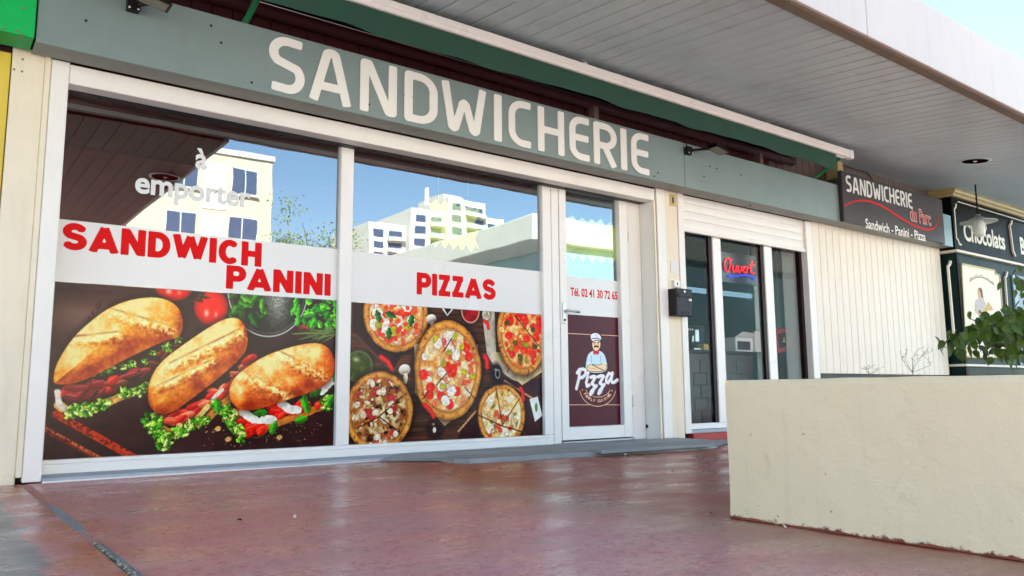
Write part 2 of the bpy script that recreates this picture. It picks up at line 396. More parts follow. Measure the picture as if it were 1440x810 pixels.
# ================================================================== GROUND
rng = random.Random(7)
struct(MB().add([(-250, -320, -.06), (250, -320, -.06), (250, 60, -.06), (-250, 60, -.06)], [(0, 1, 2, 3)]).build('ground', 'asphalt'))
def slab(x0, x1, y0, y1, z, name, mat, nx, ny, amp=.0):
    m = MB(); vs = []; fs = []
    for j in range(ny+1):
        for i in range(nx+1):
            x = x0+(x1-x0)*i/nx; y = y0+(y1-y0)*j/ny
            vs.append((x, y, z+amp*math.sin(x*2.1+y*1.3)*math.sin(y*.9-x*.4)))
    for j in range(ny):
        for i in range(nx):
            a = j*(nx+1)+i; fs.append((a, a+1, a+nx+2, a+nx+1))
    m.add(vs, fs)
    return m.build(name, mat)
JX0, JX1 = .438, .466            # the open joint between two concrete bays
fc = struct(slab(JX1, 9.8, -9.0, -.02, 0.0, 'forecourt', 'ground_red', 60, 60, .0015))
pv = struct(slab(-7.0, JX0, -9.0, -.02, 0.0, 'pavement', 'ground_red', 40, 60, .0015))
_t = NT('joint_fill'); _s = _t.n('ShaderNodeSeparateXYZ'); _t.l(_t.pos(), _s.inputs[0])
_y = _t.math('ADD', _s.outputs[1], _t.math('MULTIPLY', _t.math('SUBTRACT', _t.noise(7, 4, .6), .5), .35))
_m = _t.n('ShaderNodeMapRange'); _t.l(_y, _m.inputs[0]); _m.inputs[1].default_value = -3.0; _m.inputs[2].default_value = 0.0
_g = _t.ramp(_m.outputs[0], [(.0, 1.0), (.31, 1.0), (.34, 0.0), (.40, 0.0), (.43, 1.0), (.66, 1.0), (.70, 0.0), (1.0, 0.0)])
_c = _t.mix(_g, _t.mix(_t.noise(9, 5, .7), (.52, .17, .10), (.50, .25, .22)), _t.mix(_t.noise(40, 4, .7), (.17, .175, .17), (.38, .38, .36)))
M['joint'] = _t.bsdf(_c, .7, .4, 0, _t.bump(_t.noise(80, 4, .6), .4, .004))
jm = MB(); jn = 90
jv = []; jf = []
for j in range(jn+1):
    y = -9.0+8.95*j/jn
    for x, z in ((JX0-.002-.006*rng.random(), .0015), (JX0+.006, (-.010 if y < -2.0 else -.002)+.004*rng.random()), (JX1-.006, (-.010 if y < -2.0 else -.002)+.004*rng.random()), (JX1+.002+.006*rng.random(), .0015)):
        jv.append((x, y, z))
for j in range(jn):
    for k in range(3): jf.append((j*4+k, j*4+k+1, j*4+k+5, j*4+k+4))
struct(jm.add(jv, jf).build('expansion_joint', 'joint'))
# gravel lying in the open stretch of the joint
pt = NT('pebbles'); pc = pt.mix(pt.ramp(pt.noise(120, 2), [(.35, 0.0), (.65, 1.0)]), (.07, .07, .065), (.50, .45, .30)); M['pebble'] = pt.bsdf(pc, .8)
pm = MB()
def pebble(m, c, r, rg):
    vs = []
    for (a, b, d) in ((1, 0, 0), (-1, 0, 0), (0, 1, 0), (0, -1, 0), (0, 0, .7), (0, 0, -.7)):
        k = r*(.7+.6*rg.random()); vs.append((c[0]+a*k+.3*r*(rg.random()-.5), c[1]+b*k, c[2]+d*k))
    m.add(vs, [(0, 2, 4), (2, 1, 4), (1, 3, 4), (3, 0, 4), (2, 0, 5), (1, 2, 5), (3, 1, 5), (0, 3, 5)])
for i in range(420):
    y = -2.75+1.0*rng.random(); pebble(pm, (JX0+.008+(JX1-JX0-.016)*rng.random(), y, -.006+.007*rng.random()), .0028+.003*rng.random(), rng)
o = pm.build('gravel', 'pebble'); o['kind'] = 'stuff'; o['label'] = 'small pale and dark gravel lying in the open floor joint'
# concrete apron in front of the door
ap = [pZ(*q) for q in ((622, 650), (640, 652), (660, 652.5), (700, 650), (760, 646), (860, 640), (960, 634), (1000, 631), (1010, 629.5))]
apb = [(5.75, -.30), (5.55, -.12), (5.2, -.03), (3.0, -.03), (2.5, -.03), (2.35, -.10)]
am = MB(); N = len(ap)
top = [(x+.0, y+.012, .028 if 0 < i < N-1 else .006) for i, (x, y) in enumerate(ap)]
bot = [(x, y-.004, -.004) for x, y in ap]
back = [(x, y, .006 if (x > 5.5 or x < 2.45) else .036) for x, y in apb]
vs = top+bot+back; cen = len(vs); vs.append((4.0, -.3, .034))
fs = []
ring = list(range(N))+[2*N+i for i in range(len(apb))]
for a, b in zip(ring, ring[1:]+ring[:1]): fs.append((a, b, cen))
for i in range(N-1): fs.append((N+i, N+i+1, i+1, i))
struct(am.add(vs, fs).build('door_apron', 'concrete'))
mp = [pZ(x, y, .05) for x, y in ((829, 629.8), (846, 631.5), (905, 628.0), (960, 624.5), (1004, 622), (930, 619.5))]
struct(MB().prismz(mp, .020, .042).build('door_slab', 'concrete'))
# loose bits of litter on the red floor
bits = [(880, 640, 'paper', .020, 'crumpled white paper scrap at the edge of the door step'), (415, 728, 'cream', .013, 'thin pale dry stalk on the red floor facing the sandwich print'), (337, 733, 'brown', .008, 'dark dry leaf crumb on the red floor facing the sandwich print'),
        (946, 664, 'brown', .008, 'dark leaf crumb on the red floor near the door step'), (1103, 742, 'paper', .012, 'pale paper scrap lying against the foot of the planter'), (1000, 724, 'brown', .007, 'dark leaf crumb beside the far planter corner')]
for (x, y, mt, L, lab) in bits:
    gx, gy = pZ(x, y); m = MB(); a = rng.random()*3; w = L*.35
    c, s_ = math.cos(a), math.sin(a)
    vs = [(gx+c*u-s_*v, gy+s_*u+c*v, .004+h) for u, v, h in ((-L, -w, 0), (L, -w*.5, .004), (L*1.1, w*.6, .002), (0, w, .007), (-L, w, .001))]
    m.add(vs+[(p[0], p[1], p[2]-.002) for p in vs], [(0, 1, 2, 3, 4), (9, 8, 7, 6, 5), (0, 5, 6, 1), (1, 6, 7, 2), (2, 7, 8, 3), (3, 8, 9, 4), (4, 9, 5, 0)])
    tag(m.build('litter_scrap', mt, origin=(gx, gy, 0)), lab, 'litter', 'scraps on the forecourt')

# ================================================================== SHOP BUILDING
SOF0, SOFS = 2.97, .10           # soffit height at the wall and its fall towards the street
sof = lambda y: SOF0+SOFS*y
EDGE_Y = -2.08
B = thing('shop_building', (5.3, 0, 0), 'single storey shop building with cream pilasters and ivory board wall', 'building')
part(B, 'roof', 'roofing', (-7, 20, .16, 8.2, 3.02, 3.22), bev=.01)
part(B, 'back_wall', 'cladding', (-7, 20, 8.0, 8.2, -.05, 3.02), bev=0)
part(B, 'side_wall', 'cladding', (-7.2, -7, .16, 8.2, -.05, 3.22), bev=0)
part(B, 'side_wall', 'cladding', (20, 20.2, .16, 8.2, -.05, 3.22), bev=0)
part(B, 'pilaster', 'cream', (.268, .415, .0, .3, -.06, 2.235), (.415, .441, -.012, .3, .03, 2.225), (.262, .41, -.006, .3, -.06, .055), bev=.004)
part(B, 'pilaster', 'cream', (5.196, 5.368, .004, .3, -.05, 2.235), bev=.004)
part(B, 'jamb_strip', 'white', (5.085, 5.194, -.012, .3, -.05, 2.21), bev=.004)
part(B, 'jamb_strip', 'white', (5.370, 5.447, -.006, .3, .06, 2.215), bev=.004)
part(B, 'jamb_strip', 'white', (7.365, 7.478, -.012, .3, .06, 2.20), bev=.004)
rv = part(B, 'reveal_panel', 'white', (5.055, 5.072, .012, .26, .02, 2.09), bev=.002)
hy, hz = pX(909.5, 599.5, 5.054)
MB().add(*(lambda k: ([(5.0525, hy+.017*math.cos(a), hz+.017*math.sin(a)) for a in k]+[(5.0545, hy+.017*math.cos(a), hz+.017*math.sin(a)) for a in k],
    [tuple(range(16))]+[(i, (i+1) % 16, (i+1) % 16+16, i+16) for i in range(16)]))([2*math.pi*i/16 for i in range(16)])).build('cable_hole', 'black', rv)
part(B, 'corner_trim', 'cream', (5.050, 5.072, -.006, .010, .012, 2.09), bev=.002)
# upper wall: ribbed brown cladding, maroon where the awning's shade is painted in
m = MB(); x = -3.0
while x < 10.4:
    m.box(x, x+.118, .06, .14, 2.2, 3.015, .004, mi=1 if x < 6.85 else 0); x += .122
m.build('upper_cladding', ['cladding', 'maroon'], B)
part(B, 'upper_wall', 'maroon', (-7, 20, .142, .16, 2.2, 3.02), bev=0)
part(B, 'lintel', 'maroon', (.3, 7.5, .20, .42, 2.19, 2.66), bev=0)
# ivory vertical boards between the entrance and the chocolate shop
pit = (10.36-7.482)/22
bd = None
for i in range(22):
    x0 = 7.482+i*pit
    if bd is None:
        mm = MB(); e = .012
        e = .006; pr = [(0, -.003), (e*.5, -.009), (pit*.90, -.009), (pit*.90+e*.7, -.003), (pit-.001, -.003)]
        vs = [(a, b, z) for z in (.60, 2.215) for a, b in pr]+[(a, .06, z) for z in (.60, 2.215) for a in (0, pit-.002)]
        fs = [(k, k+1, k+6, k+5) for k in range(4)]+[(5, 6, 7, 8, 9, 13, 12), (4, 3, 2, 1, 0, 10, 11), (0, 5, 12, 10), (4, 11, 13, 9)]
        bd = mm.add([(p[0]+7.482, p[1], p[2]) for p in vs], fs).build('board', 'rib', B); bx = bd.location.x
    else:
        c = bd.copy(); COL.objects.link(c); c.parent = B; c.location.x = bx+i*pit
part(B, 'base_wall', 'brown', (7.45, 10.38, .01, .2, -.05, .598), bev=.002)
part(B, 'backing_wall', 'cladding', (7.45, 10.4, .065, .2, .6, 2.2), bev=0)
# rooms behind the glass
part(B, 'room_wall', 'maroon_room', (.25, 5.25, 3.2, 3.3, 0, 2.75), (.15, .25, .3, 3.3, 0, 2.75), bev=0)
part(B, 'room_ceiling', 'maroon_room', (.15, 5.25, .44, 3.3, 2.66, 2.76), bev=0)
part(B, 'room_floor', 'counter', (.15, 5.25, .27, 3.3, -.05, .015), bev=0)
part(B, 'partition', 'teal_wall', (5.25, 5.33, .32, 3.6, -.05, 2.75), bev=0)
part(B, 'room_wall', 'teal_wall', (5.33, 9.4, 3.0, 3.1, 0, 2.75), (9.4, 9.5, .3, 3.1, 0, 2.75), bev=0)
part(B, 'room_ceiling', 'teal_wall', (5.33, 9.5, .44, 3.1, 2.66, 2.76), bev=0)
part(B, 'room_floor', 'counter', (5.33, 9.5, .12, 3.1, -.05, .085), bev=0)
part(B, 'inner_front_wall', 'teal_wall', (7.58, 9.5, .205, .30, -.05, 2.70), bev=0)

# ================================================================== CANOPY
K = thing('canopy', (5.3, -1, 0), 'long canopy of narrow grey soffit planks with tall pale fascia', 'canopy')
pw = .142; pk = None
for i in range(-14, 90):
    x0 = .3+i*pw
    if pk is None:
        mm = MB(); e = .006; y0, y1 = EDGE_Y+.085, .06
        pr = [(0, .004), (e, -.0), (pw-.013, -.0), (pw-.008, .022), (pw, .022)]
        vs = [(x0+a, y, sof(y)+b) for y in (y0, y1) for a, b in pr]+[(x0+a, y, sof(y)+.03) for y in (y0, y1) for a in (0, pw)]
        fs = [(k+1, k, k+5, k+6) for k in range(4)]+[(0, 1, 2, 3, 4, 11, 10), (9, 8, 7, 6, 5, 12, 13), (10, 11, 13, 12), (0, 10, 12, 5), (4, 9, 13, 11)]
        pk = mm.add(vs, fs).build('plank', 'soffit', K); px0 = pk.location.x
    else:
        c = pk.copy(); COL.objects.link(c); c.parent = K; c.location.x = px0+(i+14)*pw
        c.location.z = pk.location.z+rng.uniform(-.0012, .0012)
ez = sof(EDGE_Y)
m = MB(); m.box(-1.7, 13.2, EDGE_Y+.004, EDGE_Y+.085, ez-.004, ez+.016, .003); m.build('edge_trim', 'trim', K)
FT = pY(1285, 0, EDGE_Y)[1]
sx_ = pY(1214.5, 51, EDGE_Y)[0]
xs = [2.16, sx_-2.4, sx_, sx_+3.0, sx_+6.0, 13.2]
for a, b in zip(xs, xs[1:]):
    part(K, 'fascia_panel', 'outer', (a+.004, b-.004, EDGE_Y-.03, EDGE_Y, ez, FT), bev=.004)
part(K, 'canopy_roof', 'roofing', (-1.7, 13.2, EDGE_Y, .16, FT-.12, FT-.06), bev=0)
# wing of the canopy reaching out towards the street on the left (seen mirrored in the glass)
wz = 2.745; WX = 2.13
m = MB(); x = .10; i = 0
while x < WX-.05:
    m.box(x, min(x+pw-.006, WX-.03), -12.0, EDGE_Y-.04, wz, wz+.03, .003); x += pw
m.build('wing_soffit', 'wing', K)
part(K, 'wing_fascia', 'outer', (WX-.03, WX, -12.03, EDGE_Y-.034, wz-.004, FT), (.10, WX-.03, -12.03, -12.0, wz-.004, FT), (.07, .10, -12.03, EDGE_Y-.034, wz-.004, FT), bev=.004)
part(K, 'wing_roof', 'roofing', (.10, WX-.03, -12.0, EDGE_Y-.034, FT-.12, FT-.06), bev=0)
for py in (-8.2, -11.7): part(K, 'wing_post', 'white', (.12, .26, py-.07, py+.07, -.06, wz), bev=.006)
def downlight(x, y, z, label, slope=0.0, r=.15):
    T = thing('recessed_downlight', (x, y, z), label, 'ceiling light', 'downlights in the soffit')
    def lt(prof, name, mat, n=32):
        m = MB().lathe(prof, (x, y, z), n); m.v = [(a, b, c+slope*(b-y)) for a, b, c in m.v]; m.build(name, mat, T, smooth=(name != 'cavity_shade'))
    lt([(r*.84, -.004), (r*.88, -.008), (r, -.006), (r*1.02, .002)], 'ring', 'soffit')
    lt([(.0, -.0032), (r*.86, -.0032), (r*.86, .002), (.0, .002)], 'cavity_shade', 'void')  # flat dark disc painted as the shade inside the recess
    lt([(.0, -.016), (.014, -.013), (.02, -.004)], 'bulb', 'frosted', 12)
def pSof(x, y):
    v = ray(x, y); t = (SOF0+SOFS*CP[1]-CP[2])/(v[2]-SOFS*v[1]); p = CP+t*v; return p
p = pSof(1371, 226); downlight(p[0], p[1], p[2]-.002, 'dark round downlight sunk in the soffit above the chocolate shop', SOFS)
downlight(1.95, -3.7, wz-.004, 'dark round downlight in the canopy wing facing the window')
for (x, y, lab) in ((822, 88, 'first of two close white clips on the soffit above the fascia lettering'), (852, 101, 'second of two close white clips on the soffit above the fascia lettering'), (1079, 173, 'white clip on the soffit above the flood light by the panel seam'), (1167, 203, 'white clip on the soffit beside the awning end cap')):
    p = pSof(x, y); tag(MB().box(p[0]-.02, p[0]+.02, p[1]-.012, p[1]+.012, p[2]-.018, p[2]-.001, .003).build('cable_clip', 'white', origin=(p[0], p[1], p[2])),
        lab, 'clip', 'clips above the awning')

# ================================================================== AWNING
AY = -.45
ax1 = pY(1197, 218, AY)[0]; az1 = pY(1197, 213, AY)[1]; az0 = pY(1197, 224, AY)[1]
A = thing('awning', (4, 0, 2.62), 'retracted dark green canvas awning with white front bar', 'awning')
m = MB(); m.box(-2.2, ax1-.07, AY-.03, AY+.03, az0, az1, .008); m.box(-2.2, ax1-.07, AY-.036, AY-.030, az0+.03, az0+.038, .001)
m.build('front_bar', 'white_pvc', A)
part(A, 'end_cap', 'white_pvc', (ax1-.068, ax1, AY-.034, AY+.034, az0-.004, az1+.004), bev=.008)
part(A, 'lower_rail', 'white', (-2.2, ax1-.14, AY-.005, AY+.02, az0-.014, az0-.002), bev=.002)
vx1 = pY(1175, 230, AY)[0]; nv = 260; vs = []; fs = []
for i in range(nv+1):
    x = -2.2+(vx1+2.2)*i/nv
    for k in range(5):
        t = k/4; z = az0-.004-t*(.158+.007*math.sin(x*2.9)+.004*math.sin(x*9.1)); y = AY-.012+t*(.010*math.sin(x*6.3)+.006*math.sin(x*15+1))
        vs.append((x, y, z))
for i in range(nv):
    for k in range(4): fs.append((i*5+k, i*5+k+1, i*5+k+6, i*5+k+5))
nn = len(vs); vs += [(a, b+.003, c) for a, b, c in vs]; fs += [(d+nn, c+nn, b+nn, a+nn) for a, b, c, d in fs]
MB().add(vs, fs).build('valance', 'awning', A, smooth=True)
m = MB(); vs = []
m.add([(-2.2, AY+.02, az1-.02), (vx1, AY+.02, az1-.02), (vx1, .05, 2.90), (-2.2, .05, 2.90), (-2.2, AY+.02, az1-.024), (vx1, AY+.02, az1-.024), (vx1, .05, 2.896), (-2.2, .05, 2.896)],
      [(0, 1, 2, 3), (7, 6, 5, 4), (0, 4, 5, 1), (1, 5, 6, 2), (2, 6, 7, 3), (3, 7, 4, 0)]); m.build('canvas', 'awning', A)
m = MB(); m.tube([(-2.2, -.03, 2.80), (vx1-.1, -.03, 2.80)], .045, 12); m.build('roller', 'maroon', A, smooth=True)
for (x, y, big) in ((350, 22, 1), (1150, 247, 1), (838, 160, 0), (1070, 224, 0)):
    X, Z = pY(x, y, -.16)
    if big: MB().tube([(X+.02, AY+.03, az0+.01), (X, -.16, Z), (X-.02, -.05, 2.60)], .020, 8).build('arm', 'awning_arm', A)
    else: part(A, 'bracket', 'cladding', (X-.025, X+.025, -.17, -.10, Z-.06, Z+.06), bev=.004)
X, Z = pY(1178, 240, -.06); part(A, 'wall_bracket', 'gold', (X-.06, X+.05, -.10, .05, Z-.10, Z+.10), bev=.008)
# loose cable sagging from the awning end along the soffit edge
pts = []
for (x, y) in ((1180, 226), (1200, 229), (1215, 238), (1224, 240), (1231, 252)):
    X, Z = pY(x, y, .0); pts.append((X, .035, min(Z, 2.965)))
tag(MB().tube(pts, .008, 6).build('loose_cable', 'black', origin=pts[0]), 'black cable sagging along the wall above the charcoal sign', 'cable')

# ================================================================== SIGN FASCIA
FY = -.20
SG = thing('fascia_sign', (4, FY, 2.2), 'long grey green fascia board with large white letters over the windows', 'shop sign')
seam = pY(963, 240, FY)[0]; x_left = pY(51.5, 40, FY)[0]; x_r = pX(1337, 325, 10.38); x_end = 10.30
def fpanel(a, b): return part(SG, 'panel', 'fascia', (a, b, FY, FY+.012, 2.200, 2.602), bev=.003)
fpanel(x_left, seam-.003); fpanel(seam+.001, 7.77); part(SG, 'panel', 'ltblue', (7.774, x_end, FY, FY+.012, 2.200, 2.602), bev=.003)
part(SG, 'underside', 'fascia_under', (x_left, x_end, FY+.013, -.030, 2.202, 2.214), (x_left, x_end, -.028, .0, 2.210, 2.222), bev=.001)
part(SG, 'top_plate', 'fascia', (x_left, x_end, FY+.013, .05, 2.588, 2.600), bev=.001)
for (x, y) in ((121, 29), (297, 36), (311, 60), (354, 116), (519, 147), (920, 248), (990, 248), (998, 234), (1008, 237), (925, 243), (1042, 246), (1055, 289)):
    X, Z = pY(x, y, FY); MB().lathe([(0, -.003), (.006, -.003), (.0075, 0), (.0075, .002)], (X, FY-.0005, Z), 10, 'y').build('screw', 'black', SG)

# stroke lettering: every stroke is a slightly rounded bar; arcs are sampled
def arc(cx, cz, rx, rz, a0, a1, n=10): return [(cx+rx*math.cos(R_(a0+(a1-a0)*i/n)), cz+rz*math.sin(R_(a0+(a1-a0)*i/n))) for i in range(n+1)]
def make_glyphs(h):
    """strokes of capital letters in a box of height 1; h is half the stroke width"""
    G = {}; t = 1-h
    w = .60; G['S'] = (w, [[(w-h*.7, t-.015), (.33, t)]+arc(.30, (t+.495)/2, .30-h, (t-.495)/2, 95, 225)+arc(.32, (h+.525)/2, .285-h, (.525-h)/2, 45, -90)+[(h*.8, h+.015)]])
    w = .74; G['A'] = (w, [[(h, .0), (.285, .86), (.30, .90), (.34, t), (.40, t), (.44, .90), (.455, .86), (w-h, .0)], [(.20, .29), (.55, .29)]])
    w = .66; G['N'] = (w, [[(h, .0), (h, t), (h+.07, t), (w-h-.07, h), (w-h, h), (w-h, 1.0)]])
    w = .62; G['D'] = (w, [[(h, .5), (h, t), (.27, t)]+arc(.27, .665, .35-h, .335-h, 90, 0, 8)+arc(.27, .335, .35-h, .335-h, 0, -90, 8)+[(h, h), (h, .5)]])
    w = .94; G['W'] = (w, [[(h, 1.0), (.215, .10), (.25, h), (.29, .10), (.43, .60), (.47, .63), (.51, .60), (.65, .10), (.69, h), (.725, .10), (w-h, 1.0)]])
    G['I'] = (2*h, [[(h, .0), (h, 1.0)]])
    w = .55; G['C'] = (w, [[(w-.02, t), (.34, t)]+arc(.335, .665, .335-h, .335-h, 90, 180, 8)+arc(.335, .335, .335-h, .335-h, 180, 270, 8)+[(w-.02, h)]])
    w = .64; G['H'] = (w, [[(h, .0), (h, 1.0)], [(w-h, .0), (w-h, 1.0)], [(h, .5), (w-h, .5)]])
    w = .53; G['E'] = (w, [[(w-.02, t), (.30, t)]+arc(.30, .70, .30-h, .30-h, 90, 180, 8)+arc(.30, .30, .30-h, .30-h, 180, 270, 8)+[(w-.02, h)], [(h, .51), (w-.04, .51)]])
    w = .60; G['R'] = (w, [[(h, .0), (h, t), (.30, t)]+arc(.30, (t+.465)/2, .30-h, (t-.465)/2, 90, -90, 12)+[(h, .465)], [(.28, .46), (w-h*1.02, .0)]])
    w = .62; G['P'] = (w, [[(h, .0), (h, t), (.32, t)]+arc(.32, (t+.43)/2, .30-h, (t-.43)/2, 90, -90, 12)+[(h, .43)]])
    w = .62; G['Z'] = (w, [[(.03, t), (w-.04, t)], [(w-h*1.35, t-.02), (h*1.35, h+.02)], [(.02, h), (w-.02, h)]])
    return G
GL = make_glyphs(.076); GB = make_glyphs(.125)
# the heavy set has pointed, not rounded, diagonals
_h = .125; GB['A'] = (.86, [[(.10, .0), (.43, .93)], [(.43, .93), (.76, .0)], [(.2, .26), (.66, .26)]]); GB['W'] = (1.16, [[(.11, 1.0), (.32, .10)], [(.32, .10), (.58, .95)], [(.58, .95), (.84, .10)], [(.84, .10), (1.05, 1.0)]])
GB['N'] = (.76, [[(_h, .0), (_h, 1.0)], [(.16, .92), (.60, .08)], [(.76-_h, .0), (.76-_h, 1.0)]]); GB['S'] = (.72, [arc(.36, .69, .225, 1-_h-.69, 20, 235, 12)+arc(.36, .315, .235, .315-_h, 55, -155, 12)])
GB['D'] = (.72, [[(_h, .0), (_h, 1.0)], [(_h, 1-_h), (.32, 1-_h)]+arc(.32, .5, .40-_h, .5-_h, 90, -90, 14)+[(_h, _h)]]); GB['H'] = (.74, [[(_h, .0), (_h, 1.0)], [(.74-_h, .0), (.74-_h, 1.0)], [(_h, .51), (.74-_h, .51)]])
GB['C'] = (.74, [arc(.39, .5, .39-_h, .5-_h, 48, 312, 20)]); GB['I'] = (.25, [[(_h, .0), (_h, 1.0)]]); GB['P'] = (.68, [[(_h, .0), (_h, 1.0)], [(_h, 1-_h), (.40, 1-_h)]+arc(.40, .66, .28-_h+.02, .34-_h, 90, -90, 12)+[(_h, .32+_h)]])
def glyph_sdf(G, h, ch, x0, x1, z0, z1, sharp=False):
    w, strokes = G[ch]; H = z1-z0
    def f(X, Z):
        U = (X-x0)/(x1-x0)*w; V = (Z-z0)/H; d = np.full(X.shape, 9.0)
        for s in strokes:
            for k, (a, b) in enumerate(zip(s, s[1:])):
                ax, az = a; bx_, bz = b; dx, dz = bx_-ax, bz-az; L = math.hypot(dx, dz)
                if L < 1e-4: continue
                t = ((U-ax)*dx+(V-az)*dz)/L; n = np.abs((U-ax)*dz-(V-az)*dx)/L
                if len(s) == 2 and sharp: dd = np.maximum(np.abs(t-L/2)-L/2, n-h)
                else:
                    dd = np.hypot(np.maximum(np.abs(t-L/2)-L/2, 0), n)-h
                    def smax(p, q, kk=.0 if sharp else .03):
                        hh = np.maximum(kk-np.abs(p-q), 0)/max(kk, 1e-6); return np.maximum(p, q)+hh*hh*kk*.25
                    if k == 0: dd = smax(dd, -t)
                    if k == len(s)-2: dd = smax(dd, t-L)
                d = np.minimum(d, dd)
        if sharp: d = np.maximum(d, np.maximum(-V, V-1))
        return d*H
    return f
def sign_word(parent, word, exts, z0, z1, y, res, depth, mat='letter', G=None, h=.076, sharp=False):
    for ch, (a, b) in zip(word, exts):
        m = MB(); sdf_mesh(m, glyph_sdf(G or GL, h, ch, a, b, z0, z1, sharp), a-.012, b+.012, z0-.008, z1+.008, res, y-depth, y)
        m.build('letter', mat, parent)
def spread(word, x0, x1, G, gap):
    tot = sum(G[c][0] for c in word)+gap*(len(word)-1); sc = (x1-x0)/tot; u = x0; out = []
    for c in word: out.append((u, u+G[c][0]*sc)); u += (G[c][0]+gap)*sc
    return out
LX = [(377, 427.7), (434.5, 494), (505.8, 557.3), (568, 614.5), (619.8, 683), (694, 704.7), (714.4, 746.6), (755.5, 792.5), (800, 828.8), (834, 866.6), (872, 880.5), (886.8, 912.5)]
def ymid(x): return 97+(x-403)*(216-97)/(900-403)
ext = [(pY(a, ymid(a), FY)[0], pY(b, ymid(b), FY)[0]) for a, b in LX]
sign_word(SG, 'SANDWICHERIE', ext, 2.226, 2.578, FY-.001, .0055, .008)

# ------------------------------------------------------------------ charcoal sign
DY = -.25
sx0 = pY(1185, 275, DY)[0]; sx1 = pY(1327, 312, DY)[0]
DS = thing('charcoal_sign', (8.9, DY, 2.2), 'charcoal sign with white and red lettering and red wave over ivory boards', 'shop sign')
part(DS, 'panel', 'dark_sign', (sx0, sx1, DY, DY+.045, 2.196, 2.752), bev=.004)
def D_(zx, zy): return pY(1160+zx/5.125, 220+zy/5.125, DY)     # enlarged-crop pixel -> sign plane
a = D_(150, 195); b = D_(625, 310)
W2 = 'SANDWICHERIE'; e2 = spread(W2, a[0], b[0], GL, .13)
zt, zb = D_(400, 205)[1], D_(400, 318)[1]
sign_word(DS, W2, e2, zb, zt, DY-.001, .005, .004)
wv = [D_(*q) for q in ((140, 355), (190, 330), (250, 318), (320, 322), (390, 348), (450, 380), (510, 420), (570, 458), (640, 497), (700, 520), (750, 530), (790, 515), (810, 480), (818, 432))]
m = MB(); vs = []; n = len(wv)
for i, (x, z) in enumerate(wv):
    w = .010*(.35+.65*math.sin(math.pi*min(1, max(.08, i/(n-1)))))+.003
    d = (wv[min(i+1, n-1)][0]-wv[max(i-1, 0)][0], wv[min(i+1, n-1)][1]-wv[max(i-1, 0)][1]); L = math.hypot(*d); nx, nz = -d[1]/L*w, d[0]/L*w
    vs += [(x+nx, DY-.003, z+nz), (x-nx, DY-.003, z-nz), (x+nx, DY, z+nz), (x-nx, DY, z-nz)]
fs = []
for i in range(n-1): fs += [(i*4+1, i*4+5, i*4+4, i*4), (i*4, i*4+4, i*4+6, i*4+2), (i*4+3, i*4+7, i*4+5, i*4+1)]
m.add(vs, fs).build('wave', 'red_line', DS)
a = D_(620, 470); b = D_(762, 470); zt, zb = D_(690, 385)[1], D_(690, 478)[1]
text_mesh('du Parc', a[0]-.008, b[0]+.008, zb-.008, zt+.008, DY-.002, DS, 'letter', 'lettering_outline', bold=.022, depth=.001)
text_mesh('du Parc', a[0], b[0], zb, zt, DY-.004, DS, 'red_line', bold=-.004, depth=.001)
a = D_(293, 490); b = D_(722, 560); zt, zb = D_(500, 495)[1], D_(500, 556)[1]
text_mesh('Sandwich - Panini - Pizza', a[0], b[0], zb-.01, zt+.0, DY-.002, DS, 'letter', bold=.012, depth=.001)

# ------------------------------------------------------------------ flood lights on the fascia
def flood(x, z, label, hpx):
    T = thing('flood_light', (x, FY, z), label, 'flood light', 'flood lights on the fascia')
    part(T, 'bracket', 'black', (x-.032, x+.032, FY-.05, FY, z-.035, z+.035), bev=.005)
    for s_ in (-1, 1): MB().lathe([(0, -.056), (.006, -.054), (.007, -.05)], (x+s_*.022, FY, z-.026), 8, 'y').build('bolt', 'metal', T)
    hy = FY-.20; hx, hz = pY(hpx[0], hpx[1], hy)
    MB().tube([(x, FY-.03, z), (x+.08, FY-.08, z+.012), (hx-.06, hy+.04, hz)], .012, 8).build('arm', 'black', T)
    MB().tube([(x, FY-.02, z+.02), (x+.005, FY+.02, z+.12)], .006, 6).build('cable', 'black', T)
    m = MB(); m.add([(hx-.09, hy-.06, hz-.004), (hx+.09, hy-.06, hz-.034), (hx+.09, hy+.06, hz-.030), (hx-.09, hy+.06, hz-.000),
                     (hx-.07, hy-.045, hz+.030), (hx+.07, hy-.045, hz+.002), (hx+.07, hy+.045, hz+.006), (hx-.07, hy+.045, hz+.034)],
                    [(3, 2, 1, 0), (4, 5, 6, 7), (0, 1, 5, 4), (1, 2, 6, 5), (2, 3, 7, 6), (3, 0, 4, 7)]); hd = m.build('head', 'black', T)
    MB().add([(hx-.075, hy-.05, hz-.009), (hx+.075, hy-.05, hz-.034), (hx+.075, hy+.05, hz-.0305), (hx-.075, hy+.05, hz-.0055)], [(3, 2, 1, 0)]).build('lens', 'lens', hd)
M['lens'] = paint('lamp_lens', (.30, .27, .20), .25, .1, .1)
X, Z = pY(186, 10, FY); flood(X, Z, 'black flood light on the blank left end of the fascia', (214, -2))
X, Z = pY(965, 213, FY); flood(X, Z, 'black flood light over the panel seam of the fascia', (1010, 209))

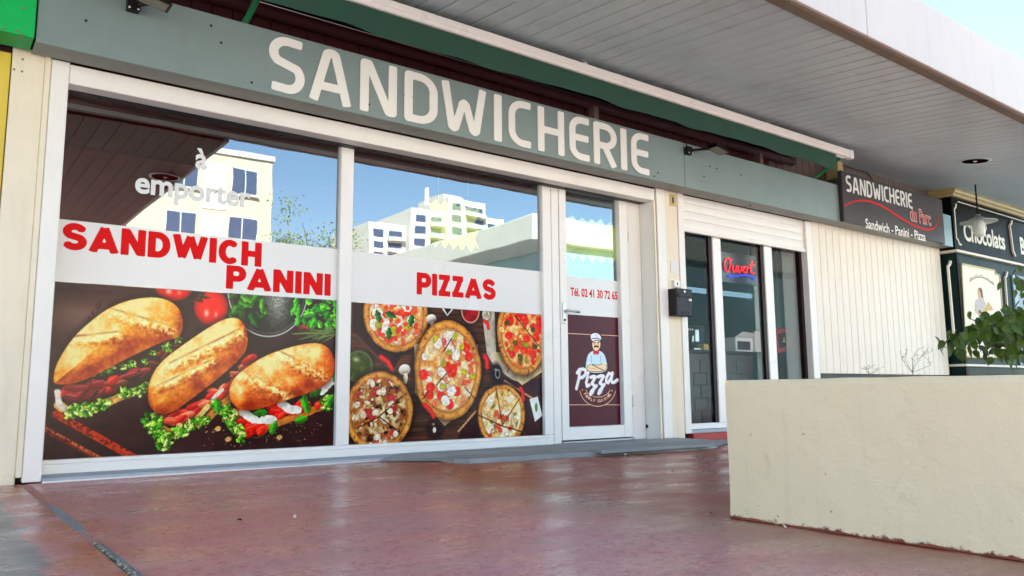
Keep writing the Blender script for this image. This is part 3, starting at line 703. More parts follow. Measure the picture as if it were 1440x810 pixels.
# ================================================================== PRINTED PICTURES (painted here, pixel by pixel, with numpy)
def vnoise(X, Y, seed=0):
    xi = np.floor(X).astype(np.int64); yi = np.floor(Y).astype(np.int64); fx = X-xi; fy = Y-yi
    fx = fx*fx*(3-2*fx); fy = fy*fy*(3-2*fy)
    def h(a, b):
        n = (a*374761393+b*668265263+seed*982451653) & 0x7fffffff
        n = ((n ^ (n >> 13))*1274126177) & 0x7fffffff
        return ((n ^ (n >> 16)) & 0xffff)/65535.0
    return (h(xi, yi)*(1-fx)+h(xi+1, yi)*fx)*(1-fy)+(h(xi, yi+1)*(1-fx)+h(xi+1, yi+1)*fx)*fy
def fbm(X, Y, s, seed=0, o=4):
    v = 0; a = .5; t = 0
    for k in range(o): v = v+a*vnoise(X*s, Y*s, seed+k*17); t += a; a *= .5; s *= 2.03
    return v/t
def C3(c): return np.array(c, float)/255.0
class Canvas:
    """a picture spanning x0..x1, z0..z1 metres on the glass"""
    def __init__(s, x0, x1, z0, z1, ppm, yplane):
        s.x0, s.x1, s.z0, s.z1, s.yp = x0, x1, z0, z1, yplane
        s.w = int((x1-x0)*ppm); s.h = int((z1-z0)*ppm); s.px = 1.0/ppm
        xs = x0+(np.arange(s.w)+.5)/s.w*(x1-x0); zs = z0+(np.arange(s.h)+.5)/s.h*(z1-z0)
        s.X, s.Z = np.meshgrid(xs, zs); s.img = np.zeros((s.h, s.w, 3))
    def P(s, q): return pY(q[0], q[1], s.yp)
    def win(s, cx, cz, rx, rz=None):
        rz = rx if rz is None else rz
        i0 = int(np.clip((cx-rx-s.x0)/s.px-2, 0, s.w-1)); i1 = int(np.clip((cx+rx-s.x0)/s.px+3, i0+1, s.w))
        j0 = int(np.clip((cz-rz-s.z0)/s.px-2, 0, s.h-1)); j1 = int(np.clip((cz+rz-s.z0)/s.px+3, j0+1, s.h))
        v = Canvas.__new__(Canvas); v.__dict__.update(s.__dict__); v.X = s.X[j0:j1, i0:i1]; v.Z = s.Z[j0:j1, i0:i1]; v.img = s.img[j0:j1, i0:i1]; return v
    def wpts(s, pts, mg):
        a = [p[0] for p in pts]; b = [p[1] for p in pts]
        return s.win((min(a)+max(a))/2, (min(b)+max(b))/2, (max(a)-min(a))/2+mg, (max(b)-min(b))/2+mg)
    def put(s, mask, col):
        s.img[...] = s.img*(1-mask[..., None])+np.asarray(col)*mask[..., None]
    def aa(s, d): return np.clip(.5-d/s.px, 0, 1)
    def ell(s, c, a, b, ang=0.0, wob=0.0, seed=0):
        ca, sa = math.cos(ang), math.sin(ang); dx, dz = s.X-c[0], s.Z-c[1]
        u = (dx*ca+dz*sa)/a; v = (-dx*sa+dz*ca)/b
        r = np.hypot(u, v)
        if wob: r = r*(1+wob*(fbm(np.arctan2(v, u)*1.2+9, r*0+seed, 2.2, seed, 3)-.5))
        return (r-1)*min(a, b), u, v, r
    def seg(s, a, b): 
        ax, az = a; dx, dz = b[0]-ax, b[1]-az; L2 = dx*dx+dz*dz+1e-12
        t = np.clip(((s.X-ax)*dx+(s.Z-az)*dz)/L2, 0, 1); return np.hypot(s.X-ax-t*dx, s.Z-az-t*dz)
    def line(s, pts, w, col, al=1.0):
        s = s.wpts(pts, w*2.5+.004)
        d = np.full(s.X.shape, 9.0)
        for a, b in zip(pts, pts[1:]): d = np.minimum(d, s.seg(a, b))
        s.put(s.aa(d-w)*al, col)
    def poly(s, pts):
        d = np.full(s.X.shape, 9.0); ins = np.zeros(s.X.shape, bool); n = len(pts)
        for i in range(n):
            a, b = pts[i], pts[(i+1) % n]; d = np.minimum(d, s.seg(a, b))
            c = (a[1] > s.Z) != (b[1] > s.Z)
            with np.errstate(divide='ignore', invalid='ignore'):
                xi = (b[0]-a[0])*(s.Z-a[1])/(b[1]-a[1]+1e-15)+a[0]
            ins ^= c & (s.X < xi)
        return np.where(ins, -d, d)
    def smoothpoly(s, pts, it=2):
        for _ in range(it):
            q = []
            for a, b in zip(pts, pts[1:]+pts[:1]):
                q += [(.75*a[0]+.25*b[0], .75*a[1]+.25*b[1]), (.25*a[0]+.75*b[0], .25*a[1]+.75*b[1])]
            pts = q
        return pts
    def shade_h(s, h, L=(-.35, .65, .68)):
        gz, gx = np.gradient(h, s.px); n = np.stack([-gx, -gz, np.ones_like(h)], -1); n /= np.linalg.norm(n, axis=-1, keepdims=True)
        l = np.array(L); l = l/np.linalg.norm(l); return np.clip(n@l, 0, 1), n
    def leaf(s, c, L, w, ang, col, seed=0):
        s = s.win(c[0], c[1], max(L, w)*1.3)
        ca, sa = math.cos(ang), math.sin(ang); dx, dz = s.X-c[0], s.Z-c[1]; u = (dx*ca+dz*sa)/L; v = (-dx*sa+dz*ca)/w
        d = np.abs(v)-np.clip(1-u*u, 0, 1)*(1+.2*np.sin(u*9+seed)); m = np.clip(.5-d*w/s.px, 0, 1)*(np.abs(u) < 1)
        sh = .75+.5*np.clip(v+.2, -.5, .6)-.35*np.exp(-(v/.10)**2)+.35*(fbm(s.X, s.Z, 60, seed, 2)-.5)
        s.put(m, np.clip(np.asarray(col)*sh[..., None], 0, 1))
    def ruffle(s, c, r, seed, cols):
        rg = random.Random(seed); s0 = s
        for k in range(13):
            cc = (c[0]+rg.uniform(-.85, .85)*r, c[1]+rg.uniform(-.85, .85)*r)
            s = s0.win(cc[0], cc[1], r*1.2)
            d, u, v, q = s.ell(cc, r*rg.uniform(.36, .75), r*rg.uniform(.18, .38), rg.uniform(0, 3.14), 1.1, seed*7+k)
            f = fbm(s.X, s.Z, 85, seed+k, 3); col = C3(cols[k % len(cols)])*(.68+.75*f+.35*np.clip(v, -.6, 1))[..., None]
            s.put(np.clip(.5-(d-.003)/.006, 0, 1)*.35, C3((20, 40, 8)))
            s.put(s.aa(d+.25*r*(f-.5)), np.clip(col, 0, 1))
    def material(s, name, rough=.25):
        im = bpy.data.images.new(name, s.w, s.h); px = np.ones((s.h, s.w, 4), np.float32); v = np.clip(s.img, 0, 1); lum = v.mean(-1, keepdims=True); v = np.clip(lum+(v-lum)*1.18, 0, 1); v = v*v*(3-2*v)*.45+v*.55; px[..., :3] = v
        im.pixels.foreach_set(px.ravel()); im.update(); im.pack()
        t = NT(name); tx = t.n('ShaderNodeTexImage'); tx.image = im; tx.interpolation = 'Cubic'
        uv = t.n('ShaderNodeUVMap'); uv.uv_map = 'UVMap'; t.l(uv.outputs[0], tx.inputs[0])
        return t.bsdf(tx.outputs[0], rough, .22)
def print_sheet(cv, name, mat, label, cat='poster'):
    m = MB(); y = cv.yp; m.box(cv.x0, cv.x1, y, y+.0015, cv.z0, cv.z1)
    o = m.build(name, mat, None, origin=((cv.x0+cv.x1)/2, y, cv.z0))
    uv = o.data.uv_layers.new(name='UVMap'); w = o['_o']
    for l in o.data.loops:
        c = o.data.vertices[l.vertex_index].co; uv.data[l.index].uv = ((c.x+w[0]-cv.x0)/(cv.x1-cv.x0), (c.z+w[2]-cv.z0)/(cv.z1-cv.z0))
    return tag(o, label, cat)
PY = .2045
BAND_T, BAND_B = 1.390, 1.046

# ---- filled rolls
def sandwich_picture():
    c = Canvas(.545, 2.183, .098, 1.044, 520, PY); P = c.P; rg = random.Random(3); c0 = c
    n = fbm(c.X, c.Z, 5, 1, 5); g = fbm(c.X*1, c.Z*8, 6, 5, 4)
    base = C3((52, 30, 32))*(.55+.8*n)[..., None]+C3((30, 18, 10))*(g*.5)[..., None]
    c.img[...] = base
    # soft pale patch on the upper left, dark board edges
    hz = np.exp(-(((c.X-.70)/.22)**2+((c.Z-.86)/.10)**2)); c.put(hz*.32, C3((205, 190, 165)))
    q = lambda x, y: P((60+x/3.117, 390+y/3.117))         # crop of the left half
    r = lambda x, y: P((280+x/3.24, 390+y/3.24))          # crop of the right half
    def plank(a, b, w, col):
        c = c0.wpts([a, b], w*3); c.line([a, b], w, C3(col)); d = c.seg(a, b); f = fbm(c.X*3+c.Z, c.Z*3-c.X, 26, 8, 3)
        c.put(c.aa(d-w)*np.clip((f-.45)*3, 0, 1), C3((70, 25, 15)))
    plank(q(60, 600), q(400, 790), .020, (178, 68, 30)); plank(q(0, 660), q(250, 795), .013, (190, 110, 70)); plank(q(20, 676), q(240, 800), .006, (120, 50, 30))
    plank(q(300, 20), q(205, 195), .016, (196, 96, 40)); plank(r(625, 640), r(600, 760), .020, (150, 70, 30))
    # tomatoes
    for (cc, a, b) in ((q(575, 40), .105, .085), (r(55, 135), .100, .110)):
        d, u, v, rr = c.ell(cc, a, b); sh = np.sqrt(np.clip(1-rr*rr, 0, 1)); col = C3((226, 28, 18))*(.45+.65*sh)[..., None]
        c.put(c.aa(d), np.clip(col, 0, 1)); c.put(np.exp(-(((u+.25)/.16)**2+((v+.35)/.22)**2))*.85, C3((255, 225, 205))); c.put(np.exp(-(((u-.3)/.12)**2+((v+.4)/.2)**2))*.6, C3((255, 215, 195)))
    for k in range(6): c.leaf((r(10, 90)[0]+.02*math.cos(k), r(10, 90)[1]+.025*math.sin(k*1.7)), .035, .008, k*1.05, C3((84, 60, 28)), k)
    # glass bowl with basil
    bc = r(318, 60); d, u, v, rr = c.ell(bc, .262, .300)
    c.put(c.aa(d), C3((46, 42, 38))*(.6+.7*fbm(c.X, c.Z, 12, 3, 4))[..., None])
    mesh = np.exp(-(((u-.22)/.32)**2+((v+.2)/.5)**2)); c.put(mesh*.8*(rr < .95), C3((196, 200, 186))*(.5+.7*fbm(c.X, c.Z, 120, 2, 2))[..., None])
    c.put(np.exp(-((rr-.965)/.016)**2)*.85, C3((226, 226, 214))); c.put(np.exp(-((rr-.90)/.012)**2)*.35, C3((180, 180, 165)))
    for k in range(16): c.leaf(r(205+rg.uniform(-45, 90), 120+rg.uniform(-45, 80)), rg.uniform(.035, .065), rg.uniform(.016, .030), rg.uniform(0, 3.1), C3(((70, 138, 40), (48, 104, 30), (104, 160, 60))[k % 3]), k)
    for k in range(7): c.leaf(r(440+rg.uniform(-16, 14), 150+rg.uniform(-55, 50)), rg.uniform(.03, .05), rg.uniform(.012, .02), rg.uniform(.9, 2.2), C3((96, 196, 52)), k)
    for k in range(30): c.leaf(r(560+rg.uniform(-80, 80), 150+rg.uniform(-60, 85)), rg.uniform(.026, .05), rg.uniform(.018, .030), rg.uniform(0, 3.1), C3(((88, 190, 48), (52, 140, 34), (120, 208, 70))[k % 3]), k+30)
    for k in range(22):
        a = r(600+rg.uniform(-20, 30), 235+rg.uniform(-10, 30)); b = (a[0]-rg.uniform(.06, .24), a[1]-rg.uniform(-.01, .08)); c.line([a, b], .0035, C3((104, 122, 70))*rg.uniform(.7, 1.3), .9)
    c.leaf(r(478, 232), .045, .022, -.2, C3((150, 78, 46)), 3)
    def bread(pts, seed, ridges, under=True, warm=1.0):
        c = c0.wpts(pts, .06); pts = c.smoothpoly(pts); d = c.poly(pts)
        dm = -d.min(); t = np.clip(-d/dm, 0, 1); hgt = np.sqrt(np.clip(1-(1-t)**2, 0, 1))
        f = fbm(c.X, c.Z, 16, seed, 5); f2 = fbm(c.X, c.Z, 70, seed+5, 3)
        for (a, b, wd) in ridges: hgt = hgt+.20*np.exp(-(c.seg(a, b)/wd)**2)*(.4+1.1*f)
        lam, nrm = c.shade_h(hgt*dm*.95+.006*f+.0016*f2)
        tone = np.clip(.16+.80*lam+.75*(f-.5)+.25*(f2-.5), 0, 1)[..., None]
        dk, md, lt = C3((140, 50, 8)), C3((236, 150, 58))*[1, warm, warm], C3((255, 226, 158))
        col = np.where(tone < .55, dk+(md-dk)*np.clip(tone/.55, 0, 1), md+(lt-md)*np.clip((tone-.55)/.4, 0, 1))
        for (a, b, wd) in ridges:
            rr = np.exp(-(c.seg(a, b)/wd)**2)*np.clip((f2-.28)*2.6, 0, 1); col = col*(1-.8*rr[..., None])+C3((255, 236, 172))*.8*rr[..., None]*(.8+.4*f2)[..., None]
            a2 = (a[0]-.006, a[1]+wd*.95); b2 = (b[0]-.006, b[1]+wd*.95); e = np.exp(-(c.seg(a2, b2)/.006)**2)*np.clip((f-.25)*2, 0, 1); col = col*(1-.6*e[..., None])+C3((110, 40, 6))*.6*e[..., None]
        if under: c.put(np.clip(.5-(d-.02)/.04, 0, 1)*.5, C3((22, 10, 8)))
        c.put(c.aa(d), np.clip(col, 0, 1))
    def meat(pts, cols, seed, w=.034, n=26):
        for k in range(n):
            t = rg.random(); i = min(int(t*(len(pts)-1)), len(pts)-2); u_ = t*(len(pts)-1)-i
            x = pts[i][0]*(1-u_)+pts[i+1][0]*u_+rg.uniform(-.02, .02); z = pts[i][1]*(1-u_)+pts[i+1][1]*u_+rg.uniform(-w*.6, w*.6)
            c = c0.win(x, z, w*1.9)
            d, uu, vv, rr = c.ell((x, z), rg.uniform(.6, 1.3)*w, rg.uniform(.3, .6)*w, rg.uniform(-.2, .9), .4, seed+k)
            col = C3(rg.choice(cols)); sh = .62+.65*np.clip(vv*.5+.5, 0, 1)*(.6+.8*fbm(c.X, c.Z, 50, seed+k, 3)); c.put(c.aa(d), np.clip(col*sh[..., None], 0, 1))
            c.put(np.exp(-((vv-.45)/.18)**2)*(rr < .9)*.30, C3((255, 225, 215)))
    def lettuce(pts, n, r0, seed):
        for k in range(n):
            t = k/(n-1); i = min(int(t*(len(pts)-1)), len(pts)-2); u_ = t*(len(pts)-1)-i
            c.ruffle((pts[i][0]*(1-u_)+pts[i+1][0]*u_+rg.uniform(-.012, .012), pts[i][1]*(1-u_)+pts[i+1][1]*u_+rg.uniform(-.012, .012)), r0*rg.uniform(.7, 1.15), seed+k, ((128, 190, 56), (64, 132, 32), (206, 232, 130), (40, 92, 22), (160, 212, 84)))
    def pale(pts, w, col=(244, 232, 200)):
        c = c0.wpts(pts, w*2)
        d = np.full(c.X.shape, 9.0)
        for a, b in zip(pts, pts[1:]): d = np.minimum(d, c.seg(a, b))
        f = fbm(c.X, c.Z, 40, 9, 3); c.put(c.aa(d-w*(.8+.4*f)), C3(col)*(.72+.4*f)[..., None])
    # roll one, upper left
    pale([q(70, 560), q(130, 596), q(290, 546), q(460, 476)], .022, (232, 180, 104))
    meat([q(75, 500), q(190, 510), q(300, 470), q(440, 420), q(600, 290)], ((128, 36, 40), (150, 48, 44), (96, 30, 34), (196, 44, 32), (110, 66, 40), (60, 22, 24)), 11, .042, 60)
    meat([q(120, 510), q(215, 490)], ((150, 46, 52), (118, 34, 40)), 60, .05, 8)
    lettuce([q(215, 430), q(330, 400), q(460, 360), q(590, 280)], 9, .022, 40)
    pale([q(65, 500), q(72, 560), q(120, 590)], .014, (240, 236, 220))
    lettuce([q(130, 580), q(180, 590), q(270, 560)], 8, .034, 100); lettuce([q(365, 500), q(420, 500), q(445, 470)], 5, .030, 120)
    bread([q(45, 455), q(55, 385), q(125, 272), q(200, 200), q(290, 132), q(400, 92), q(520, 85), q(600, 128), q(618, 200), q(605, 262), q(540, 276), q(430, 326), q(300, 392), q(200, 446), q(120, 470), q(58, 470)], 21,
          [(q(300, 160), q(560, 235), .034), (q(110, 285), q(330, 260), .030)], warm=1.03)
    # roll two, in the middle
    p = lambda x, y: P((x, y))
    pale([p(224, 602), p(245, 612), p(290, 590), p(340, 545)], .022, (206, 140, 74))
    meat([p(222, 588), p(250, 590), p(285, 570), p(320, 545), p(350, 500)], ((222, 60, 40), (236, 96, 66), (204, 36, 30), (240, 128, 96)), 31, .042, 46)
    pale([p(252, 598), p(262, 606), p(292, 572)], .016, (246, 214, 140)); pale([p(300, 560), p(312, 548)], .012, (250, 240, 214))
    lettuce([p(215, 590), p(222, 612), p(232, 622)], 8, .036, 150); lettuce([p(250, 608), p(270, 598), p(290, 590)], 6, .032, 170); lettuce([p(305, 568), p(308, 572)], 2, .03, 180)
    bread([p(207, 556), p(211, 532), p(226, 508), p(264, 480), p(300, 456), p(322, 446), p(338, 448), p(347, 462), p(349, 480), p(345, 496), p(330, 512), p(300, 538), p(268, 562), p(244, 580), p(224, 583), p(211, 574)], 47,
          [(p(240, 518), p(338, 470), .034), (p(222, 548), p(300, 510), .022)], warm=1.0)
    # roll three, lower right
    pale([r(170, 690), r(240, 700), r(400, 650), r(560, 590)], .022, (198, 128, 62))
    meat([r(170, 640), r(230, 685), r(300, 690)], ((224, 24, 12), (240, 50, 26)), 71, .060, 9)
    meat([r(330, 610), r(400, 620), r(520, 560), r(580, 560)], ((214, 24, 14), (236, 60, 34)), 81, .056, 12)
    pale([r(200, 615), r(250, 645), r(335, 650)], .026, (250, 244, 226)); pale([r(375, 575), r(410, 600), r(450, 605)], .026, (252, 246, 232)); pale([r(560, 520), r(610, 470)], .022, (250, 244, 230))
    lettuce([r(135, 600), r(140, 650), r(190, 710)], 9, .034, 200); lettuce([r(575, 560), r(590, 590)], 3, .034, 230)
    for (x, y, a) in ((280, 618, .1), (480, 560, 1.4), (530, 525, .5), (490, 590, 1.9), (465, 650, .3), (340, 685, 1.2), (600, 560, 1.0), (86, 585, 1.7), (625, 450, 1.2)): c.leaf(r(x, y), .048, .026, a, C3((76, 168, 44)), int(x))
    bread([r(133, 525), r(148, 472), r(200, 420), r(300, 355), r(420, 315), r(520, 296), r(580, 308), r(616, 360), r(618, 430), r(592, 480), r(520, 520), r(440, 545), r(340, 580), r(250, 606), r(190, 608), r(148, 572)], 63,
          [(r(200, 450), r(400, 545), .036), (r(360, 355), r(560, 455), .036)], warm=.86)
    # crumbs
    for k in range(90):
        a = r(rg.uniform(20, 560), rg.uniform(655, 770)); c = c0.win(a[0], a[1], .008); d, *_ = c.ell(a, rg.uniform(.0015, .004), rg.uniform(.0015, .004)); c.put(c.aa(d)*.8, C3((226, 190, 140)))
    c = c0
    for a in (r(85, 690), r(365, 730), r(132, 738)): d, *_ = c.ell(a, .018, .015, .4, .6, 3); c.put(c.aa(d), C3((224, 176, 116))*(.6+.6*fbm(c.X, c.Z, 90, 5, 3))[..., None])
    print_sheet(c, 'window_poster', c.material('sandwich_print', .16), 'large window print of three filled bread rolls on dark board')

# ---- pizzas
def pizza_picture():
    c = Canvas(2.276, 3.934, .098, 1.040, 520, PY); P = c.P; rg = random.Random(11); c0 = c
    a = lambda x, y: P((480+x/3.856, 420+y/3.857)); b = lambda x, y: P((620+x/3.856, 420+y/3.857))
    n = fbm(c.X*.6, c.Z*9, 9, 3, 5); n2 = fbm(c.X, c.Z, 4, 8, 4); gap = np.exp(-(((c.Z*7.5) % 1-.5)/.035)**2)
    c.img[...] = C3((86, 56, 38))*(.45+1.0*n)[..., None]*(.7+.6*n2)[..., None]; c.put(gap*.6, C3((24, 12, 12)))
    def quad(pts, col, al=1.0, rough=.4):
        d = c.poly(pts); c.put(c.aa(d)*al, np.clip(C3(col)*(1-rough/2+rough*fbm(c.X, c.Z, 24, 5, 4))[..., None], 0, 1))
    quad([a(60, 20), a(140, 20), a(200, 240), a(350, 275), a(280, 405), a(190, 330), a(60, 180)], (52, 18, 26))
    c.line([a(70, 190), a(280, 400), a(350, 280)], .007, C3((96, 70, 54)))
    quad([b(220, 50), b(290, 60), b(300, 300), b(460, 440), b(430, 470), b(290, 370), b(250, 300)], (186, 176, 160))
    quad([b(110, 680), b(215, 600), b(210, 770), b(90, 770)], (48, 14, 20)); quad([b(330, 420), b(420, 450), b(580, 420), b(580, 750), b(470, 750)], (58, 18, 26))
    for k in range(60):
        t = rg.random(); q0 = b(345+t*150, 445+t*95); cw = c.win(q0[0], q0[1], .02); cw.put(cw.aa(cw.ell(q0, .009, .006, rg.uniform(0, 3))[0]), C3((190, 150, 110)))
    for k in range(40):
        t = rg.random(); q0 = b(190-t*95, 610+t*110); cw = c.win(q0[0], q0[1], .02); cw.put(cw.aa(cw.ell(q0, .009, .006, rg.uniform(0, 3))[0]), C3((200, 160, 110)))
    def bowl(cc, r1, r2, rim, fill, seed):
        c = c0.win(cc[0], cc[1], max(r1, r2)*1.5); d, u, v, rr = c.ell(cc, r1, r2); c.put(np.clip(.5-(d-.012)/.03, 0, 1)*.5, C3((16, 6, 8))); c.put(c.aa(d), C3(rim)); d2 = c.ell(cc, r1*.86, r2*.86)[0]
        c.put(c.aa(d2), C3(fill)*(.5+.9*fbm(c.X, c.Z, 45, seed, 4))[..., None]); c.put(np.exp(-(((u+.2)/.2)**2+((v-.45)/.15)**2))*.6, C3((245, 235, 220)))
    bowl(b(160, 72), .082, .085, (196, 150, 130), (150, 16, 28), 3); bowl(a(95, 368), .105, .108, (96, 104, 70), (70, 84, 36), 7); bowl(b(302, 408), .054, .072, (44, 32, 36), (30, 24, 26), 9); bowl(a(508, 705), .068, .070, (52, 26, 30), (44, 16, 18), 5)
    d, u, v, rr = c.ell(b(308, 408), .026, .04); c.put(np.exp(-((rr-.8)/.15)**2)*.7, C3((220, 215, 205))); d, u, v, rr = c.ell(a(505, 712), .014, .02); c.put(c.aa(d), C3((235, 220, 205)))
    quad([a(540, 45), a(617, 45), a(575, 95)], (238, 230, 220)); quad([a(552, 45), a(605, 45), a(575, 86)], (40, 12, 20)); 
    bowl(b(245, 88), .034, .04, (230, 226, 214), (180, 176, 150), 4); bowl(b(596, 497), .085, .078, (232, 230, 222), (222, 220, 210), 4)
    quad([b(480, 545), b(525, 530), b(550, 635), b(510, 668)], (226, 228, 220)); c.put(c.aa(c.ell(b(517, 590), .014, .035)[0]), C3((86, 130, 80)))
    def chili(p0, p1, w=.016):
        c = c0.wpts([p0, p1], w*2+.02); m = ((p0[0]+p1[0])/2+.01, (p0[1]+p1[1])/2+.01); d = np.minimum(c.seg(p0, m), c.seg(m, p1)); c.put(c.aa(d-w), C3((196, 20, 22))); c.put(c.aa(d-w*.3)*.5, C3((250, 130, 110)))
    def mush(cc, s=1.0):
        c = c0.win(cc[0], cc[1], .12*s); d, u, v, rr = c.ell(cc, .042*s, .034*s, .2); c.put(c.aa(d), C3((240, 232, 214))*(.6+.45*np.clip(v*.5+.6, 0, 1))[..., None]); d2 = c.ell((cc[0]+.008*s, cc[1]-.05*s), .015*s, .04*s)[0]; c.put(c.aa(d2), C3((226, 214, 190)))
        c.put(np.exp(-(((u)/.5)**2+((v+.5)/.2)**2))*.5*(rr < 1), C3((110, 70, 50)))
    def pizza(cc, rx, rz, seed, kind, cuts, paper=None):
        if paper: quad(paper, (206, 186, 146))
        c = c0.win(cc[0], cc[1], rx*1.25, rz*1.25); d, u, v, rr = c.ell(cc, rx, rz, 0, .06, seed); ang = np.arctan2(v, u)
        f = fbm(c.X, c.Z, 22, seed, 5); f2 = fbm(c.X, c.Z, 60, seed+3, 3)
        c.put(np.clip(.5-(d-.02)/.045, 0, 1)*.6, C3((14, 4, 6)))
        ring = np.clip((rr-.82)/.18, 0, 1); hump = np.sin(np.clip(ring, 0, 1)*math.pi)
        cr = C3((206, 146, 78))*(.62+.42*hump+.5*(f-.5))[..., None]; cr = cr*(1-np.clip((f2-.62)*4, 0, .7)[..., None])+C3((96, 46, 18))*np.clip((f2-.62)*4, 0, .7)[..., None]
        ch = {'m': ((240, 222, 182), (222, 150, 90)), 'f': ((226, 206, 160), (150, 96, 56)), 'p': ((240, 208, 150), (226, 120, 60)), 'q': ((246, 234, 206), (232, 186, 120))}[kind]
        t = np.clip((f-.38)*3.2, 0, 1)[..., None]; ce = C3(ch[1])*(1-t)+C3(ch[0])*t; ce = ce*(.74+.5*f2)[..., None]
        w = np.clip((rr-.80+.10*(f-.5))/.05, 0, 1)[..., None]; c.put(c.aa(d), np.clip(ce*(1-w)+cr*w, 0, 1))
        def spot(lim=.76):
            an, ra = rg.uniform(0, 2*math.pi), lim*math.sqrt(rg.random()); return (cc[0]+rx*ra*math.cos(an), cc[1]+rz*ra*math.sin(an))
        def disc(q0, r1, r2, col, hl=.35, s=0):
            c = c0.win(q0[0], q0[1], max(r1, r2)*1.6); d, u, v, rr = c.ell(q0, r1, r2, rg.uniform(0, 3), .3, s); c.put(np.clip(.5-(d-.004)/.01, 0, 1)*.35, C3((90, 40, 10)))
            c.put(c.aa(d), np.clip(C3(col)*(.72+.5*fbm(c.X, c.Z, 70, s, 2))[..., None], 0, 1)); c.put(np.exp(-(((u+.25)/.3)**2+((v-.3)/.3)**2))*hl, C3((255, 226, 210)))
        if kind == 'm':
            for k in range(46): disc(spot(.8), rg.uniform(.012, .03), rg.uniform(.010, .024), rg.choice(((240, 120, 96), (234, 150, 120), (248, 232, 214), (236, 92, 60))), .2, seed+k)
            for k in range(11): disc(spot(), .034, .036, (232, 52, 30), .35, k)
            for k in range(10):
                q0 = spot(.74); disc(q0, .042, .034, (246, 238, 220), .2, k); c.line([(q0[0]-.02, q0[1]), (q0[0]+.02, q0[1]+.01)], .004, C3((84, 60, 50)), .7)
            for k in range(9): disc(spot(), .020, .026, rg.choice(((186, 176, 40), (160, 150, 40), (222, 96, 110))), .3, k)
            for k in range(8): c.leaf(spot(.68), .055, .028, rg.uniform(.6, 2.4), C3(((54, 136, 50), (40, 108, 40))[k % 2]), k)
        elif kind == 'f':
            for k in range(110): disc(spot(.82), rg.uniform(.010, .026), rg.uniform(.007, .016), rg.choice(((66, 40, 30), (96, 60, 42), (50, 28, 24), (226, 206, 176), (196, 168, 128), (188, 86, 76), (120, 84, 60))), .15, seed+k)
            for k in range(7): disc(spot(.7), .030, .028, (176, 66, 64), .2, k)
            for k in range(12): disc(spot(.75), .028, .020, (234, 218, 190), .1, k)
        elif kind == 'p':
            for k in range(60): disc(spot(.82), rg.uniform(.012, .028), rg.uniform(.010, .022), rg.choice(((232, 70, 30), (240, 120, 60), (224, 44, 24), (246, 200, 140))), .25, seed+k)
            for k in range(22): disc(spot(.78), .030, .034, rg.choice(((228, 46, 22), (240, 74, 34))), .35, k)
            for k in range(12): disc(spot(.75), .020, .024, rg.choice(((96, 96, 28), (150, 136, 30), (70, 78, 26))), .3, k)
            for k in range(6): c.leaf(spot(.7), .045, .022, rg.uniform(0, 3), C3((56, 130, 46)), k)
        elif kind == 't':
            pass
        else:
            for k in range(46): disc(spot(.78), rg.uniform(.008, .02), rg.uniform(.007, .014), rg.choice(((236, 150, 96), (250, 240, 222), (226, 196, 140), (120, 110, 60))), .15, seed+k)
            for k in range(9): disc((cc[0]+rg.gauss(0, .04), cc[1]-.06+rg.gauss(0, .05)), .022, .016, (214, 84, 50), .2, k)
        for (p0, p1) in cuts:
            c0.line([p0, p1], .0045, C3((70, 30, 16)), .85)
    # top left pizza with basil
    cc = a(300, 85); pizza(cc, .256, .262, 5, 'm', [])
    # fix its toppings: diced tomato
    for k in range(26):
        an, ra = rg.uniform(0, 6.28), .75*math.sqrt(rg.random()); q0 = (cc[0]+.24*ra*math.cos(an), cc[1]+.24*ra*math.sin(an)); cw = c.win(*q0, .03); cw.put(cw.aa(cw.ell(q0, .017, .016, rg.uniform(0, 3), .4, k)[0]), C3((230, 84, 46))*rg.uniform(.8, 1.1))
    for (x, y, an) in ((200, 95, 1.9), (268, 88, 2.8), (380, 118, 1.4), (258, 190, 1.5)): c.leaf(a(x, y), .048, .024, an, C3((44, 120, 44)), x)
    chili(a(215, 315), a(275, 385)); mush(a(488, 110)); mush(a(343, 385), 1.1)
    # right top pizza
    cc = b(445, 190); pizza(cc, .250, .322, 23, 'p', [(b(400, 90), b(575, 310)), (b(300, 275), b(330, 260)), (b(360, 400), b(372, 375)), (b(470, 425), b(478, 385))], [b(290, 290), b(575, 300), b(575, 380), b(440, 470), b(300, 330)])
    # lower left pizza
    cc = a(208, 612); pizza(cc, .256, .272, 37, 'f', [(a(205, 640), a(320, 730)), (a(205, 640), a(330, 530)), (a(205, 640), a(90, 700))])
    # main pizza
    cc = b(42, 388); pizza(cc, .285, .362, 51, 'm', [(b(60, 215), b(10, 290)), (b(130, 480), b(185, 545)), (a(440, 545), a(475, 505)), (a(515, 470), a(570, 405))], [a(395, 250), a(430, 240), b(200, 250), b(215, 420), b(60, 660), a(560, 690), a(440, 560), a(400, 510)])
    chili(a(450, 575), a(500, 640)); chili(b(238, 312), b(250, 372), .018); chili(b(235, 120), b(258, 160), .014)
    # lower right pizza
    cc = b(332, 630); pizza(cc, .224, .230, 71, 'q', [(b(298, 480), b(335, 690)), (b(425, 545), b(330, 690)), (b(205, 632), b(330, 690)), (b(330, 690), b(462, 728))])
    chili(b(432, 485), b(446, 548), .016)
    print_sheet(c, 'window_poster', c.material('pizza_print', .16), 'large window print of five pizzas on a wooden table')

